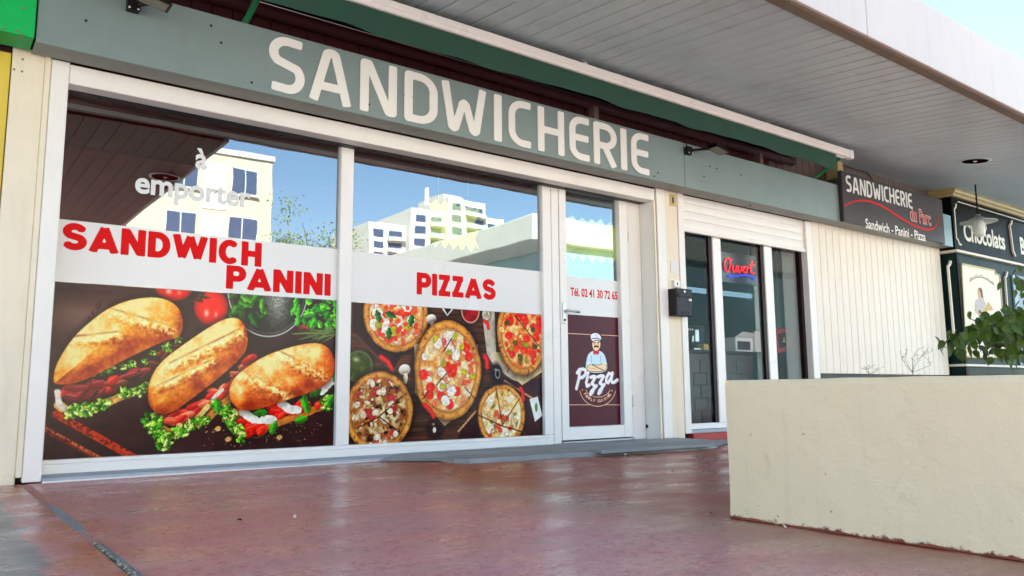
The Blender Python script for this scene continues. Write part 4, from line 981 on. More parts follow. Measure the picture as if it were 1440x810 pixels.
# ---- door print with the moustached cook
def door_picture():
    x0, z0 = pY(801.5, 600, PY); x1, z1 = pY(876, 444, PY); x0 = 4.178; x1 = 4.786
    c = Canvas(x0, x1, .152, 1.060, 900, PY); P = lambda x, y: pY(780+x/5.783, 460+y/5.786, PY)
    c.img[...] = C3((84, 8, 40))*(.88+.2*fbm(c.X, c.Z, 3, 2, 3))[..., None]
    c.put(np.exp(-(((c.X-4.48)/.26)**2+((c.Z-.66)/.24)**2))*.4, C3((70, 36, 36)))
    pink = C3((238, 190, 160)); wht = C3((240, 238, 240))
    for (y, gaps) in ((62, ((110, 295), (380, 560))), (632, ((115, 285), (410, 580)))):
        for (g0, g1) in gaps: c.line([P(g0, y+(g0-330)*(.048 if y < 100 else 0)), P(g1, y+(g1-330)*(.048 if y < 100 else 0))], .0028, pink)
    # cook
    ink = C3((58, 26, 36))
    def shape(pts, col, out=.004): d = c.poly(c.smoothpoly([P(*q) for q in pts])); c.put(c.aa(d-out), ink); c.put(c.aa(d), col); return d
    shape([(268, 225), (300, 195), (338, 188), (376, 195), (408, 225), (424, 290), (430, 350), (380, 372), (300, 372), (250, 350), (256, 290)], C3((206, 228, 240)))
    c.line([P(300, 235), P(296, 300)], .003, C3((120, 160, 190))); c.line([P(372, 235), P(378, 300)], .003, C3((120, 160, 190)))
    shape([(306, 110), (372, 110), (372, 160), (356, 188), (338, 194), (320, 188), (306, 160)], C3((246, 206, 166)))
    shape([(296, 92), (290, 70), (306, 52), (336, 46), (362, 58), (380, 84), (374, 112), (340, 102), (304, 116)], C3((236, 242, 248)))
    c.line([P(305, 95), P(340, 90), P(372, 100)], .004, C3((70, 84, 120))); c.line([P(330, 60), P(352, 82)], .002, C3((140, 150, 180)))
    for x in (322, 354): c.line([P(x-9, 124), P(x+8, 124)], .003, ink); c.put(c.aa(c.ell(P(x, 136), .005, .006)[0]), ink)
    c.line([P(338, 132), P(338, 146)], .003, C3((214, 150, 110))); c.line([P(322, 162), P(330, 154), P(338, 158), P(346, 154), P(356, 162)], .0065, C3((46, 22, 24)))
    shape([(312, 188), (338, 196), (364, 188), (356, 228), (338, 212), (320, 230)], C3((214, 36, 48)), .002); c.put(c.aa(c.ell(P(338, 208), .010, .010)[0]), C3((160, 16, 30)))
    shape([(262, 322), (300, 300), (350, 316), (400, 292), (424, 312), (416, 352), (360, 362), (300, 360), (262, 348)], C3((248, 212, 172)))
    c.line([P(300, 304), P(350, 330), P(400, 352)], .003, ink); c.line([P(268, 330), P(330, 340)], .002, C3((200, 140, 100)))
    for xx in (280, 404): c.line([P(xx-22, 290), P(xx+18, 300)], .006, C3((226, 238, 246)))
    # arcs under the word
    def arcp(cx, cy, r1, r2, a0, a1, n=24): return [P(cx+r1*math.cos(R_(a0+(a1-a0)*i/n)), cy+r2*math.sin(R_(a0+(a1-a0)*i/n))) for i in range(n+1)]
    c.line(arcp(350, 488, 148, 156, 12, 168), .0030, pink); c.line(arcp(352, 478, 105, 92, 20, 160), .0028, pink)
    for q in ((226, 510), (466, 518)): c.put(c.aa(c.ell(P(*q), .006, .006)[0]), pink)
    # FAMILY CUISINE along the arc
    FT_ = {'F': [[(0, 0), (0, 1), (.7, 1)], [(0, .5), (.55, .5)]], 'A': [[(0, 0), (.4, 1), (.8, 0)], [(.16, .35), (.64, .35)]], 'M': [[(0, 0), (0, 1), (.45, .35), (.9, 1), (.9, 0)]], 'I': [[(.2, 0), (.2, 1)]], 'L': [[(0, 1), (0, 0), (.6, 0)]], 'Y': [[(0, 1), (.35, .5), (.7, 1)], [(.35, .5), (.35, 0)]],
           'C': [[(.65, .9), (.3, 1), (.05, .7), (.05, .3), (.3, 0), (.65, .1)]], 'U': [[(0, 1), (0, .25), (.3, 0), (.6, .25), (.6, 1)]], 'S': [[(.6, .9), (.3, 1), (.05, .75), (.3, .52), (.6, .3), (.35, 0), (.02, .1)]], 'N': [[(0, 0), (0, 1), (.65, 0), (.65, 1)]], 'E': [[(.6, 1), (0, 1), (0, 0), (.6, 0)], [(0, .5), (.5, .5)]]}
    txt = 'FAMILY CUISINE'; 
    for k, chh in enumerate(txt):
        if chh == ' ': continue
        an = 148-(k/(len(txt)-1))*114
        bx_, by_ = 350+128*math.cos(R_(an)), 482+128*math.sin(R_(an)); tx, ty = math.sin(R_(an)), -math.cos(R_(an)); ux, uy = -math.cos(R_(an)), -math.sin(R_(an)); sz = 19
        for st in FT_[chh]: c.line([P(bx_+tx*(u-.35)*sz+ux*v*sz, by_+ty*(u-.35)*sz+uy*v*sz) for u, v in st], .0030, pink)
    # brush script word with a dark drop shade
    word = [[(205, 345), (196, 420), (176, 500)], [(182, 372), (200, 345), (232, 340), (252, 352), (250, 385), (226, 408), (202, 412)],
            [(268, 400), (256, 452), (262, 480), (280, 470)], [(272, 372), (270, 376)],
            [(292, 408), (316, 400), (332, 404), (300, 460), (318, 470), (322, 492), (306, 530), (290, 548), (296, 524), (340, 476)],
            [(352, 404), (378, 394), (398, 398), (366, 456), (384, 466), (388, 490), (372, 526), (356, 540), (364, 516), (404, 466)],
            [(462, 382), (440, 376), (420, 412), (418, 446), (434, 452), (456, 418), (470, 372)], [(470, 372), (458, 430), (468, 450), (486, 446), (510, 428)]]
    for s in word:
        c.line([P(x+7, y+7) for x, y in s], .0165, C3((20, 4, 14)))
    for s in word: c.line([P(x+5, y+5) for x, y in s], .0135, C3((150, 130, 140)))
    for s in word: c.line([P(x, y) for x, y in s], .0135, wht)
    print_sheet(c, 'door_poster', c.material('cook_print', .3), 'dark maroon door print with moustached cook and script word')

# ================================================================== DISPLAY WINDOW
V = thing('display_window', (2.3, .17, 0), 'white framed display window with two tall panes and a low sill', 'window')
part(V, 'sill', 'sill', (.529, 5.05, -.022, .26, -.02, .022), bev=.004)
part(V, 'sill_lip', 'white', (.529, 3.9, -.030, -.0225, -.02, .006), bev=.002)
part(V, 'bottom_rail', 'white_pvc', (.46, 4.022, .170, .235, .023, .097), (.46, 4.022, .165, .169, .075, .079), bev=.003)
part(V, 'top_rail', 'white_pvc', (.46, 4.022, .172, .235, 2.170, 2.2), bev=.003)
part(V, 'jamb', 'white_pvc', (.46, .546, .171, .236, .098, 2.169), bev=.003)
part(V, 'mullion', 'white_pvc', (2.183, 2.275, .168, .236, .098, 2.169), bev=.004)
part(V, 'jamb', 'white_pvc', (3.934, 4.022, .171, .236, .098, 2.169), bev=.004)
part(V, 'pane', 'glass', (.5462, 2.1828, .206, .212, .0975, 2.1695), bev=0)
part(V, 'pane', 'glass', (2.2752, 3.9338, .206, .212, .0975, 2.1695), bev=0)
HB = thing('shutter_housing', (2.8, 0, 2.09), 'long white shutter housing between the grey fascia and the display windows', 'shutter box')
part(HB, 'housing', 'white', (.5285, 5.072, .0, .165, 2.092, 2.199), bev=.004)
part(HB, 'guide_rail', 'white', (.443, .5275, -.008, .165, .004, 2.205), bev=.004)
part(HB, 'slot', 'black', (.529, 5.05, .10, .166, 2.088, 2.0915), bev=0)

# ================================================================== DOOR
DR = thing('shop_door', (4.5, .17, .03), 'white glazed door with lever handle beside the pizza window', 'door')
part(DR, 'frame', 'white_pvc', (4.0235, 4.098, .166, .240, .024, 2.2), (4.895, 5.053, .166, .240, .024, 2.2), (4.099, 4.894, .17, .24, 2.135, 2.2), bev=.004)
part(DR, 'threshold', 'metal', (4.099, 4.894, .15, .25, .024, .040), bev=.003)
part(DR, 'leaf_frame', 'white_pvc', (4.102, 4.176, .160, .222, .048, 2.13), (4.790, 4.890, .160, .222, .048, 2.13), (4.1765, 4.7895, .161, .222, .048, .150), (4.1765, 4.7895, .161, .222, 2.10, 2.13), bev=.004)
part(DR, 'pane', 'glass', (4.1765, 4.7895, .206, .212, .1505, 2.0995), bev=0)
part(DR, 'hinge', 'white_pvc', (4.889, 4.905, .145, .162, .30, .40), bev=.003)
part(DR, 'hinge', 'white_pvc', (4.889, 4.905, .145, .162, 1.72, 1.82), bev=.003)
hd = part(DR, 'handle', 'metal', (4.120, 4.146, .148, .1595, .975, 1.145), bev=.004)
MB().tube([(4.133, .150, 1.078), (4.133, .112, 1.078), (4.146, .108, 1.078), (4.262, .112, 1.072)], .0095, 10).build('lever', 'metal', hd, smooth=True)
MB().lathe([(0, -.004), (.010, -.004), (.011, 0)], (4.133, .148, 1.005), 12, 'y').build('lock_cylinder', 'black', hd)

# films on the glass
BD = thing('white_window_film', (1.36, PY, BAND_B), 'white film band with red sandwich and panini lettering', 'window film')
part(BD, 'film', 'vinyl', (.5465, 2.1825, PY, PY+.0013, BAND_B, BAND_T), bev=0)
a = pY(87, 333, PY); b = pY(368, 356, PY); sign_word(BD, 'SANDWICH', spread('SANDWICH', a[0], b[0], GB, .07), pY(230, 364, PY)[1]+.003, pY(230, 328, PY)[1]+.004, PY-.0003, .004, .001, 'red', GB, .125, True)
a = pY(318, 391, PY); b = pY(465, 399, PY); sign_word(BD, 'PANINI', spread('PANINI', a[0], b[0], GB, .07), pY(391, 411, PY)[1], pY(391, 379, PY)[1], PY-.0003, .004, .001, 'red', GB, .125, True)
BD = thing('white_window_film', (3.1, PY, BAND_B), 'white film band with the red word pizzas', 'window film')
part(BD, 'film', 'vinyl', (2.2755, 3.9335, PY, PY+.0013, 1.042, BAND_T), bev=0)
a = pY(586, 400, PY); b = pY(697, 406, PY); sign_word(BD, 'PIZZAS', spread('PIZZAS', a[0], b[0], GB, .06), pY(641, 418, PY)[1], pY(641, 388, PY)[1], PY-.0003, .004, .001, 'red', GB, .125, True)
BD = thing('white_window_film', (4.48, PY, 1.06), 'white film on the door with a red telephone number', 'window film')
part(BD, 'film', 'vinyl', (4.177, 4.789, PY, PY+.0013, 1.0615, 1.378), bev=0)
a = pY(802, 412, PY); b = pY(868, 416, PY); text_mesh('Tél. 02 41 30 72 65', a[0], b[0], pY(835, 419, PY)[1], pY(835, 407, PY)[1], PY-.0012, BD, 'red', bold=.022)
T = thing('window_lettering', (1.2, PY, 1.6), 'white lowercase lettering on the glass above the sandwich film', 'lettering')
a = pY(275, 224, PY); b = pY(292, 226, PY); text_mesh('à', a[0], b[0], pY(283, 238, PY)[1], pY(283, 209, PY)[1], PY+.0003, T, 'paper', bold=.028, depth=.0008)
a = pY(190, 262, PY); b = pY(353, 280, PY); text_mesh('emporter', a[0], b[0], pY(270, 291, PY)[1], pY(270, 253, PY)[1]-.01, PY+.0003, T, 'paper', bold=.028, depth=.0008)
sandwich_picture(); pizza_picture(); door_picture()
# star cards hanging inside
def star(x0, x1, z0, z1, label, y=.222):
    rg = random.Random(int(x0*100)); pts = []
    n = 12
    for i in range(n): pts += [(x0+(x1-x0)*i/n, z0+.05*(1 if i % 2 else 0)+rg.uniform(-.01, .01))]
    for i in range(5): pts += [(x1-(.04 if i % 2 else 0), z0+(z1-z0)*(i+.5)/5.5)]
    for i in range(n): pts += [(x1-(x1-x0)*i/n, z1-.045*(1 if i % 2 else 0)+rg.uniform(-.01, .01))]
    for i in range(5): pts += [(x0+(.04 if i % 2 else 0), z1-(z1-z0)*(i+.5)/5.5)]
    c = ((x0+x1)/2, (z0+z1)/2); m = MB(); k = len(pts)
    m.add([(p[0], y, p[1]) for p in pts]+[(c[0], y, c[1])]+[(p[0], y+.003, p[1]) for p in pts]+[(c[0], y+.003, c[1])],
          [(i, (i+1) % k, k) for i in range(k)]+[((i+1) % k+k+1, i+k+1, 2*k+1) for i in range(k)]+[(i, i+k+1, (i+1) % k+k+1, (i+1) % k) for i in range(k)])
    for xx in (x0+.1, x1-.1): m.tube([(xx, y+.0015, z1-.05), (xx, y+.0015, 2.66)], .001, 4)
    tag(m.build('star_card', 'card_yellow', origin=(c[0], y, z0)), label, 'price card', 'jagged fluorescent cards inside the glass')
a = pY(600, 345, .222); b = pY(674, 356, .222); star(a[0], b[0], b[1], pY(640, 283, .222)[1], 'jagged fluorescent green card hanging behind the pizza window')
a = pY(792, 366, .222); b = pY(872, 370, .222); star(a[0], b[0], pY(830, 369, .222)[1], pY(830, 306, .222)[1], 'jagged fluorescent green card hanging behind the door glass')

# ================================================================== ENTRANCE ON THE RIGHT
E_ = thing('glazed_entrance', (6.5, .15, .09), 'glazed entrance with white posts beside the ivory board wall', 'entrance')
ey0, ey1 = .056, .110
part(E_, 'step', 'red_step', (5.45, 7.36, -.02, .10, -.05, .058), bev=.004)
part(E_, 'sill', 'sill', (5.45, 7.36, .0, .14, .0585, .090), bev=.004)
part(E_, 'bottom_rail', 'white_pvc', (5.449, 7.364, ey0, ey1, .091, .140), bev=.003)
part(E_, 'top_rail', 'brown', (5.449, 7.364, ey0, ey1, 1.985, 2.19), bev=.003)
def post(xa, xb):
    part(E_, 'post', 'white_pvc', (xa, xb, ey0-.010, ey1, .141, 1.984), bev=.004)
    part(E_, 'dark_strip', 'brown', (xa-.045, xa-.001, ey0+.004, ey1, .141, 1.984), bev=.003)  # dark brown strip along the left side of the post
post(5.900, 6.018); post(6.70, 6.828)
part(E_, 'post', 'brown', (7.322, 7.364, ey0, ey1, .141, 1.984), bev=.003)
for (xa, xb) in ((5.4495, 5.8545), (6.0185, 6.6545), (6.8285, 7.3215)): part(E_, 'pane', 'glass2', (xa, xb, .076, .082, .1405, 1.9845), bev=0)
RS = thing('roller_shutter', (6.4, .03, 1.87), 'white roller shutter rolled up above the glazed entrance', 'roller shutter')
sh_ = [1.905, 1.985, 2.062, 2.138, 2.208]
for a, b in zip(sh_, sh_[1:]):
    m = MB(); n = 6; vs = []
    for i in range(n+1):
        t = i/n; z = a+.0012+(b-a-.0024)*t; y = .020-.0025*math.sin(math.pi*t)
        vs += [(5.449, y, z), (7.362, y, z)]
    k = len(vs); vs += [(x, .042, z) for x, y, z in vs]
    fs = [(2*i, 2*i+1, 2*i+3, 2*i+2) for i in range(n)]+[(2*i+2+k, 2*i+3+k, 2*i+1+k, 2*i+k) for i in range(n)]+[(0, k, k+1, 1), (2*n+1, 2*n+1+k, 2*n+k, 2*n)]
    m.add(vs, fs).build('slat', 'white', RS, smooth=False)
part(RS, 'bottom_bar', 'white', (5.449, 7.362, .006, .045, 1.866, 1.9045), bev=.005)

# interior of the entrance
KY = .46                                   # the counter stands just inside the glass
CT = thing('service_counter', (6.3, KY+.2, .085), 'dark maroon tiled service counter behind the entrance glass', 'counter')
kz = pY(1040, 494, KY)[1]
part(CT, 'body', 'counter', (5.36, 7.02, KY+.02, KY+.5, .0855, kz-.035), bev=.004); part(CT, 'top', 'brown', (5.35, 7.04, KY, KY+.52, kz-.0345, kz), bev=.004)
for r in range(5):
    for q in range(9):
        x = 5.40+q*.19+(.09 if r % 2 else 0)
        if x+.18 > 7.01: continue
        part(CT, 'tile', 'counter', (x, x+.182, KY+.008, KY+.019, .11+r*.125, .11+r*.125+.117), bev=.003)
a = pY(971, 456, KY+.05); b = pY(1000, 494, KY+.05)
CM = thing('coffee_machine', (a[0]+.15, KY+.2, kz), 'dark coffee machine on the counter behind the entrance glass', 'coffee machine')
part(CM, 'body', 'black', (a[0], b[0]+.03, KY+.14, KY+.44, kz+.001, a[1]+.02), bev=.012); part(CM, 'front_panel', 'metal', (a[0]+.16, a[0]+.22, KY+.128, KY+.139, kz+.09, a[1]-.04), bev=.004)
part(CM, 'spout', 'metal', (a[0]+.07, a[0]+.10, KY+.09, KY+.139, kz+.08, kz+.15), bev=.006); part(CM, 'drip_tray', 'metal', (a[0]+.02, b[0]-.02, KY+.03, KY+.139, kz+.001, kz+.02), bev=.004)
for q in range(3): part(CM, 'button', 'paper', (a[0]+.05+q*.035, a[0]+.068+q*.035, KY+.132, KY+.1395, a[1]-.05, a[1]-.032), bev=.002)
a = pY(990, 489, KY+.01); tag(MB().box(a[0], a[0]+.13, KY+.01, KY+.10, kz+.0005, kz+.06, .006).box(a[0]+.02, a[0]+.11, KY+.008, KY+.011, kz+.012, kz+.05, .0).build('ochre_tin', 'ochre_box', origin=(a[0], KY+.05, kz)), 'small ochre tin on the counter edge behind the glass', 'tin')
a = pY(1034, 474, KY+.05); b = pY(1060, 492, KY+.05)
BX = thing('open_carton', ((a[0]+b[0])/2, KY+.15, kz), 'open white carton with a food picture on the counter', 'carton')
part(BX, 'body', 'paper', (a[0], b[0], KY+.05, KY+.25, kz+.0005, a[1]), bev=.004)
h0 = a[1]+.001
MB().add([(a[0], KY+.05, h0), (b[0], KY+.05, h0), (b[0]-.02, KY+.01, h0+.04), (a[0]+.08, KY+.01, h0+.055), (a[0], KY+.052, h0+.003), (b[0], KY+.052, h0+.003), (b[0]-.02, KY+.012, h0+.043), (a[0]+.08, KY+.012, h0+.058)], [(0, 1, 2, 3), (7, 6, 5, 4), (0, 4, 5, 1), (1, 5, 6, 2), (2, 6, 7, 3), (3, 7, 4, 0)]).build('flap', 'paper', BX)
part(BX, 'picture', 'counter', (a[0]+.03, b[0]-.06, KY+.047, KY+.0495, kz+.02, a[1]-.04), bev=0)
a = pY(1053, 465, KY+.03); b = pY(1083, 500, KY+.03); tag(MB().box(a[0]+.09, b[0], KY+.02, KY+.045, kz+.0005, a[1], .003).box(a[0]+.10, b[0]-.01, KY+.017, KY+.0195, kz+.01, kz+.06).build('white_carton', 'paper', origin=(a[0], KY, kz)), 'plain white carton beside the open carton on the counter', 'carton')
RY = .30
rp = [pY(*q, RY) for q in ((1089, 464), (1116, 458), (1111, 492), (1092, 497))]
RT = thing('red_menu_board', (rp[0][0]+.15, RY, .0855), 'tilted red menu board on a stand behind the entrance glass', 'menu board')
MB().prism(rp[::-1], RY, RY+.02).build('board', 'tray_red', RT)
ce = (sum(p[0] for p in rp)/4, sum(p[1] for p in rp)/4); MB().prism([(ce[0]+(p[0]-ce[0])*.6, ce[1]+(p[1]-ce[1])*.62) for p in rp][::-1], RY-.004, RY-.0005).build('picture', 'brown', RT)
MB().prism([(ce[0]-.03, ce[1]-.03), (ce[0], ce[1]+.035), (ce[0]+.025, ce[1]-.03)], RY-.006, RY-.0045).build('motif', 'gold', RT)
part(RT, 'stand', 'brown', (ce[0]-.05, ce[0]+.05, RY+.022, RY+.05, .0855, ce[1]+.06), bev=.003)
# green diamond on the back wall, pale lettered frieze below it
dc = pY(1043, 433, 2.98); M['diamond'] = paint('green_diamond', (.22, .42, .20), .5)
tag(MB().prism([(dc[0]-.26, dc[1]), (dc[0], dc[1]+.27), (dc[0]+.26, dc[1]), (dc[0], dc[1]-.27)], 2.975, 2.995).build('diamond_plaque', 'diamond', origin=(dc[0], 2.98, dc[1])), 'green diamond plaque on the back wall behind the entrance', 'plaque')
# neon board
NY = .22; a = pY(1013.5, 348, NY); b = pY(1063.5, 359, NY); bz = pY(1040, 399, NY)[1]
NE = thing('neon_open_sign', ((a[0]+b[0])/2, NY, bz), 'glowing red neon script with blue underline hanging in the entrance', 'neon sign')
M['neon_board'] = paint('navy_board', (.012, .016, .050), .3, .2, .1, (.02, .02, .04))
part(NE, 'board', 'neon_board', (a[0], b[0], NY+.012, NY+.03, bz, a[1]-.03), bev=.006)
for xx in (a[0]+.1, b[0]-.1): MB().tube([(xx, NY+.02, a[1]-.03), (xx, NY+.02, 2.19)], .002, 5).build('chain', 'metal', NE)
nw, nh = b[0]-a[0], a[1]-.03-bz
def NP(u, v): return (a[0]+u*nw, NY, bz+v*nh)
for s in ([(.22, .80), (.14, .76), (.09, .60), (.10, .42), (.15, .34), (.21, .40), (.25, .56), (.25, .72), (.20, .80), (.24, .74), (.30, .76)],
          [(.33, .58), (.31, .44), (.34, .36), (.39, .42), (.42, .58), (.41, .42), (.44, .37)], [(.47, .58), (.47, .42), (.50, .37), (.55, .46), (.56, .58)],
          [(.58, .44), (.64, .52), (.66, .60), (.61, .58), (.60, .44), (.63, .38), (.69, .42)], [(.70, .40), (.73, .60), (.76, .55), (.79, .58)], [(.87, .82), (.83, .56), (.83, .42), (.87, .38), (.92, .44)], [(.79, .66), (.93, .70)]):
    MB().tube([NP(*q) for q in s], .0068, 8).build('red_tube', 'neon_red', NE, smooth=True)
MB().tube([NP(*q) for q in ((.18, .20), (.36, .23), (.52, .28), (.66, .31), (.80, .30), (.90, .24), (.92, .20))], .008, 8).build('blue_tube', 'neon_blue', NE, smooth=True)
# tube lamp and curtain
a = pY(1005, 411, 2.2); b = pY(1075, 420, 2.2)
TL = thing('tube_lamp', (a[0], 2.2, 2.0), 'pale blue fluorescent tube hung across the room behind the entrance', 'tube lamp')
MB().tube([(a[0]-1.2, 2.2, a[1]), (b[0], 2.2, a[1])], .035, 10).build('tube', 'tube', TL, smooth=True)
for xx in (a[0]-1.0, b[0]-.15): MB().tube([(xx, 2.2, a[1]+.03), (xx, 2.2, 2.66)], .006, 5).build('hanger', 'metal', TL)
m = MB(); vs = []; fs = []; n = 80
for i in range(n+1):
    x = 7.28+.60*i/n; y = .60+.026*math.sin(i*.9)+.010*math.sin(i*2.3)
    for z in (.09, 1.0, 2.64): vs.append((x, y, z))
for i in range(n):
    for k in range(2): fs.append((i*3+k, i*3+k+3, i*3+k+4, i*3+k+1))
o = m.add(vs, fs).build('curtain', 'curtain', origin=(7.5, .6, .085), smooth=True); tag(o, 'pale grey green folded curtain drawn beside the entrance glass', 'curtain')
md = o.modifiers.new('thick', 'SOLIDIFY'); md.thickness = .003
# letterbox, key switch, notice, yellow sticker on the pilaster
a = pY(942, 406, -.03); b = pY(966, 446, -.03)
LB = thing('letter_box', ((a[0]+b[0])/2, -.06, b[1]), 'dark metal letter box on the cream pilaster beside the entrance', 'letter box')
part(LB, 'body', 'black_box', (a[0], b[0], -.10, .003, b[1], a[1]), bev=.006); part(LB, 'flap', 'black', (a[0]+.02, b[0]-.02, -.108, -.1005, a[1]-.075, a[1]-.045), bev=.002)
MB().lathe([(0, -.006), (.010, -.005), (.011, 0)], ((a[0]+b[0])/2, -.1005, a[1]-.025), 12, 'y').build('lock', 'metal', LB)
for q in range(4): part(LB, 'slot', 'black', (a[0]+.04+q*.035, a[0]+.058+q*.035, -.1035, -.1005, b[1]+.02, b[1]+.035), bev=0)
part(LB, 'sticker', 'paper', (b[0]-.05, b[0]-.015, -.1030, -.1005, a[1]-.105, a[1]-.085), bev=0)
a = pY(945.5, 394, 0); b = pY(954.5, 405.5, 0)
KS = thing('key_switch', ((a[0]+b[0])/2, 0, b[1]), 'small grey key switch above the letter box', 'switch')
part(KS, 'plate', 'white_pvc', (a[0], b[0], -.022, .003, b[1]+.005, a[1]), bev=.004); part(KS, 'keyhole', 'black', ((a[0]+b[0])/2-.006, (a[0]+b[0])/2+.006, -.025, -.0225, b[1]+.025, a[1]-.02), bev=0)
a = pY(943, 366, 0); b = pY(956, 385, 0); tag(MB().box(a[0], b[0]-.01, -.001, .003, b[1], a[1]).box(a[0]+.01, b[0]-.03, -.002, -.0012, a[1]-.03, a[1]-.024).box(a[0]+.01, b[0]-.03, -.002, -.0012, a[1]-.06, a[1]-.056).build('paper_notice', 'paper', origin=(a[0], 0, b[1])), 'small white paper notice taped above the key switch', 'notice')
a = pY(945, 281, 0); m = MB(); m.box(a[0]-.03, a[0]+.05, -.002, .003, a[1]-.055, a[1]+.05, .001); YS = m.build('yellow_sticker', 'gold', origin=(a[0], 0, a[1])); tag(YS, 'small yellow square sticker at the top of the pilaster', 'sticker')
MB().box(a[0], a[0]+.02, -.0035, -.0022, a[1]-.03, a[1]+.025).build('mark', 'brown', YS)

# ================================================================== CHOCOLATE SHOP NEXT DOOR
CY = -.18
Q = thing('chocolate_shop_front', (12, CY, 0), 'dark green wooden shop front with ochre cornice and cream plaque', 'shop front')
u_ = lambda x, y, Y=CY: pY(1300+x/6.75, 240+y/6.75, Y)
l_ = lambda x, y, Y=CY: pY(1300+x/4.5, 360+y/4.5, Y)
cx = 10.40
part(Q, 'upper_panel', 'blackgreen', (cx, 15.5, CY+.02, .16, 2.18, 2.87), bev=.004)
part(Q, 'lower_panel', 'deepgreen', (cx+.02, 15.5, CY+.02, .16, -.05, 2.145), bev=.004)
part(Q, 'corner_post', 'blackgreen', (cx, cx+.10, CY, CY+.019, 2.18, 2.87), (cx+.02, cx+.09, CY, CY+.019, .02, 2.145), bev=.004)
part(Q, 'rail', 'blackgreen', (cx+.1005, 15.5, CY+.004, CY+.0195, 2.80, 2.87), (cx+.1005, 15.5, CY+.004, CY+.0195, 2.18, 2.225), bev=.003)
# cornice with a stepped profile returning round the corner
pf = [(.0, 2.872), (.04, 2.872), (.06, 2.895), (.085, 2.905), (.10, 2.93), (.12, 2.935), (.12, 2.962), (.0, 2.962)]
m = MB(); k = len(pf); vs = []
for d, z in pf: vs.append((cx-.0-d, .05, z))
for d, z in pf: vs.append((cx-d, CY-d, z))
for d, z in pf: vs.append((15.5, CY-d, z))
fs = []
for s in range(2):
    for i in range(k): fs.append((s*k+i, s*k+(i+1) % k, (s+1)*k+(i+1) % k, (s+1)*k+i))
fs += [tuple(range(k))]; m.add(vs, fs).build('cornice', 'gold', Q)
for i in range(2): pass
part(Q, 'string_moulding', 'ivory_line', (cx-.035, 15.5, CY-.035, .05, 2.146, 2.179), bev=.006)
part(Q, 'base_moulding', 'ivory_line', (cx+.0, 15.5, CY-.02, .05, .705, .735), bev=.005)
part(Q, 'inner_line', 'ivory_line', (cx+.18, 15.5, CY-.004, CY+.003, 2.822, 2.834), bev=.001)
def bracket(pts, name='bracket_line', w=.012):
    m = MB()
    for a, b in zip(pts, pts[1:]):
        d = (b[0]-a[0], b[1]-a[1]); L = math.hypot(*d); nx, nz = -d[1]/L*w, d[0]/L*w
        m.prism([(a[0]+nx, a[1]+nz), (a[0]-nx, a[1]-nz), (b[0]-nx, b[1]-nz), (b[0]+nx, b[1]+nz)], CY-.006+.0004*pts.index(a), CY+.019)
    m.build(name, 'ivory_line', Q)
bracket([u_(300, 315), u_(297, 345), u_(282, 362), u_(302, 640), u_(318, 660), u_(330, 695), u_(350, 705)])
bracket([u_(832, 475), u_(826, 500), u_(812, 518), u_(845, 770), u_(858, 790), u_(866, 815)])
bracket([l_(168, 32), l_(162, 55), l_(152, 64), l_(190, 500), l_(200, 560), l_(205, 610), l_(214, 632)])
bracket([l_(524, 100), l_(520, 125), l_(512, 135), l_(526, 330), l_(530, 420)])
z1, z0 = u_(560, 505)[1], u_(600, 650)[1]
a = u_(385, 560); b = u_(775, 660); text_mesh('Chocolats', a[0], b[0], 2.335, 2.585, CY+.017, Q, 'ivory_line', bold=.025, depth=.003)
a = u_(922, 690); text_mesh('B', a[0], a[0]+.15, 2.335, 2.585, CY+.017, Q, 'ivory_line', bold=.025, depth=.003)
# cream plaque with clipped corners and a small painted figure
pq = [l_(232, 62), l_(236, 50), l_(440, 92), l_(446, 112), l_(472, 125), l_(516, 640), l_(300, 640), l_(262, 636)]
m = MB(); m.prism([(p[0], p[1]) for p in pq][::-1], CY-.004, CY+.0195); PL = m.build('plaque', 'paper', Q); PL['label'] = 'cream plaque with a small painted figure'
M['plaque'] = paint('cream_plaque', (.74, .68, .52), .45, .06, .12, (.5, .4, .2)); PL.data.materials[0] = M['plaque']
fr = MB()
for a, b in zip(pq, pq[1:]+pq[:1]):
    d = (b[0]-a[0], b[1]-a[1]); L = math.hypot(*d); w = .010; nx, nz = -d[1]/L*w, d[0]/L*w
    fr.prism([(a[0]+nx, a[1]+nz), (a[0]-nx, a[1]-nz), (b[0]-nx, b[1]-nz), (b[0]+nx, b[1]+nz)], CY-.012, CY-.0042)
fr.build('plaque_frame', 'gold', PL)
M['fig_skin'] = paint('painted_skin', (.62, .34, .16), .6); M['fig_cloth'] = paint('painted_cloth', (.60, .36, .10), .6); M['fig_dark'] = paint('painted_brown', (.12, .06, .04), .6); M['fig_pale'] = paint('painted_pale', (.50, .45, .42), .6)
def fig(pts, mat, dy): 
    m = MB(); m.prism([l_(*p) for p in pts][::-1], CY-.0052-dy, CY-.0042); m.build('figure', mat, PL)
fig([(336, 205), (350, 200), (362, 210), (368, 250), (374, 275), (360, 270), (340, 262), (334, 230)], 'fig_skin', 0)
fig([(340, 203), (352, 200), (362, 212), (370, 262), (358, 262), (352, 232)], 'fig_dark', .0004)
fig([(322, 280), (345, 264), (368, 268), (384, 300), (380, 350), (360, 368), (330, 360), (314, 320)], 'fig_pale', .0002)
fig([(314, 330), (326, 350), (344, 372), (368, 362), (386, 320), (400, 290), (426, 325), (432, 345), (400, 345), (386, 380), (378, 430), (362, 425), (340, 376), (318, 350)], 'fig_cloth', .0006)
fig([(338, 345), (352, 342), (356, 362), (344, 368)], 'fig_dark', .0009)
fig([(288, 392), (326, 412), (322, 418), (286, 398)], 'fig_dark', .0003)
mm = MB()
pts = [l_(282, 162), l_(300, 145), l_(325, 136), l_(350, 133), l_(375, 142), l_(400, 155), l_(420, 170), l_(438, 184)]
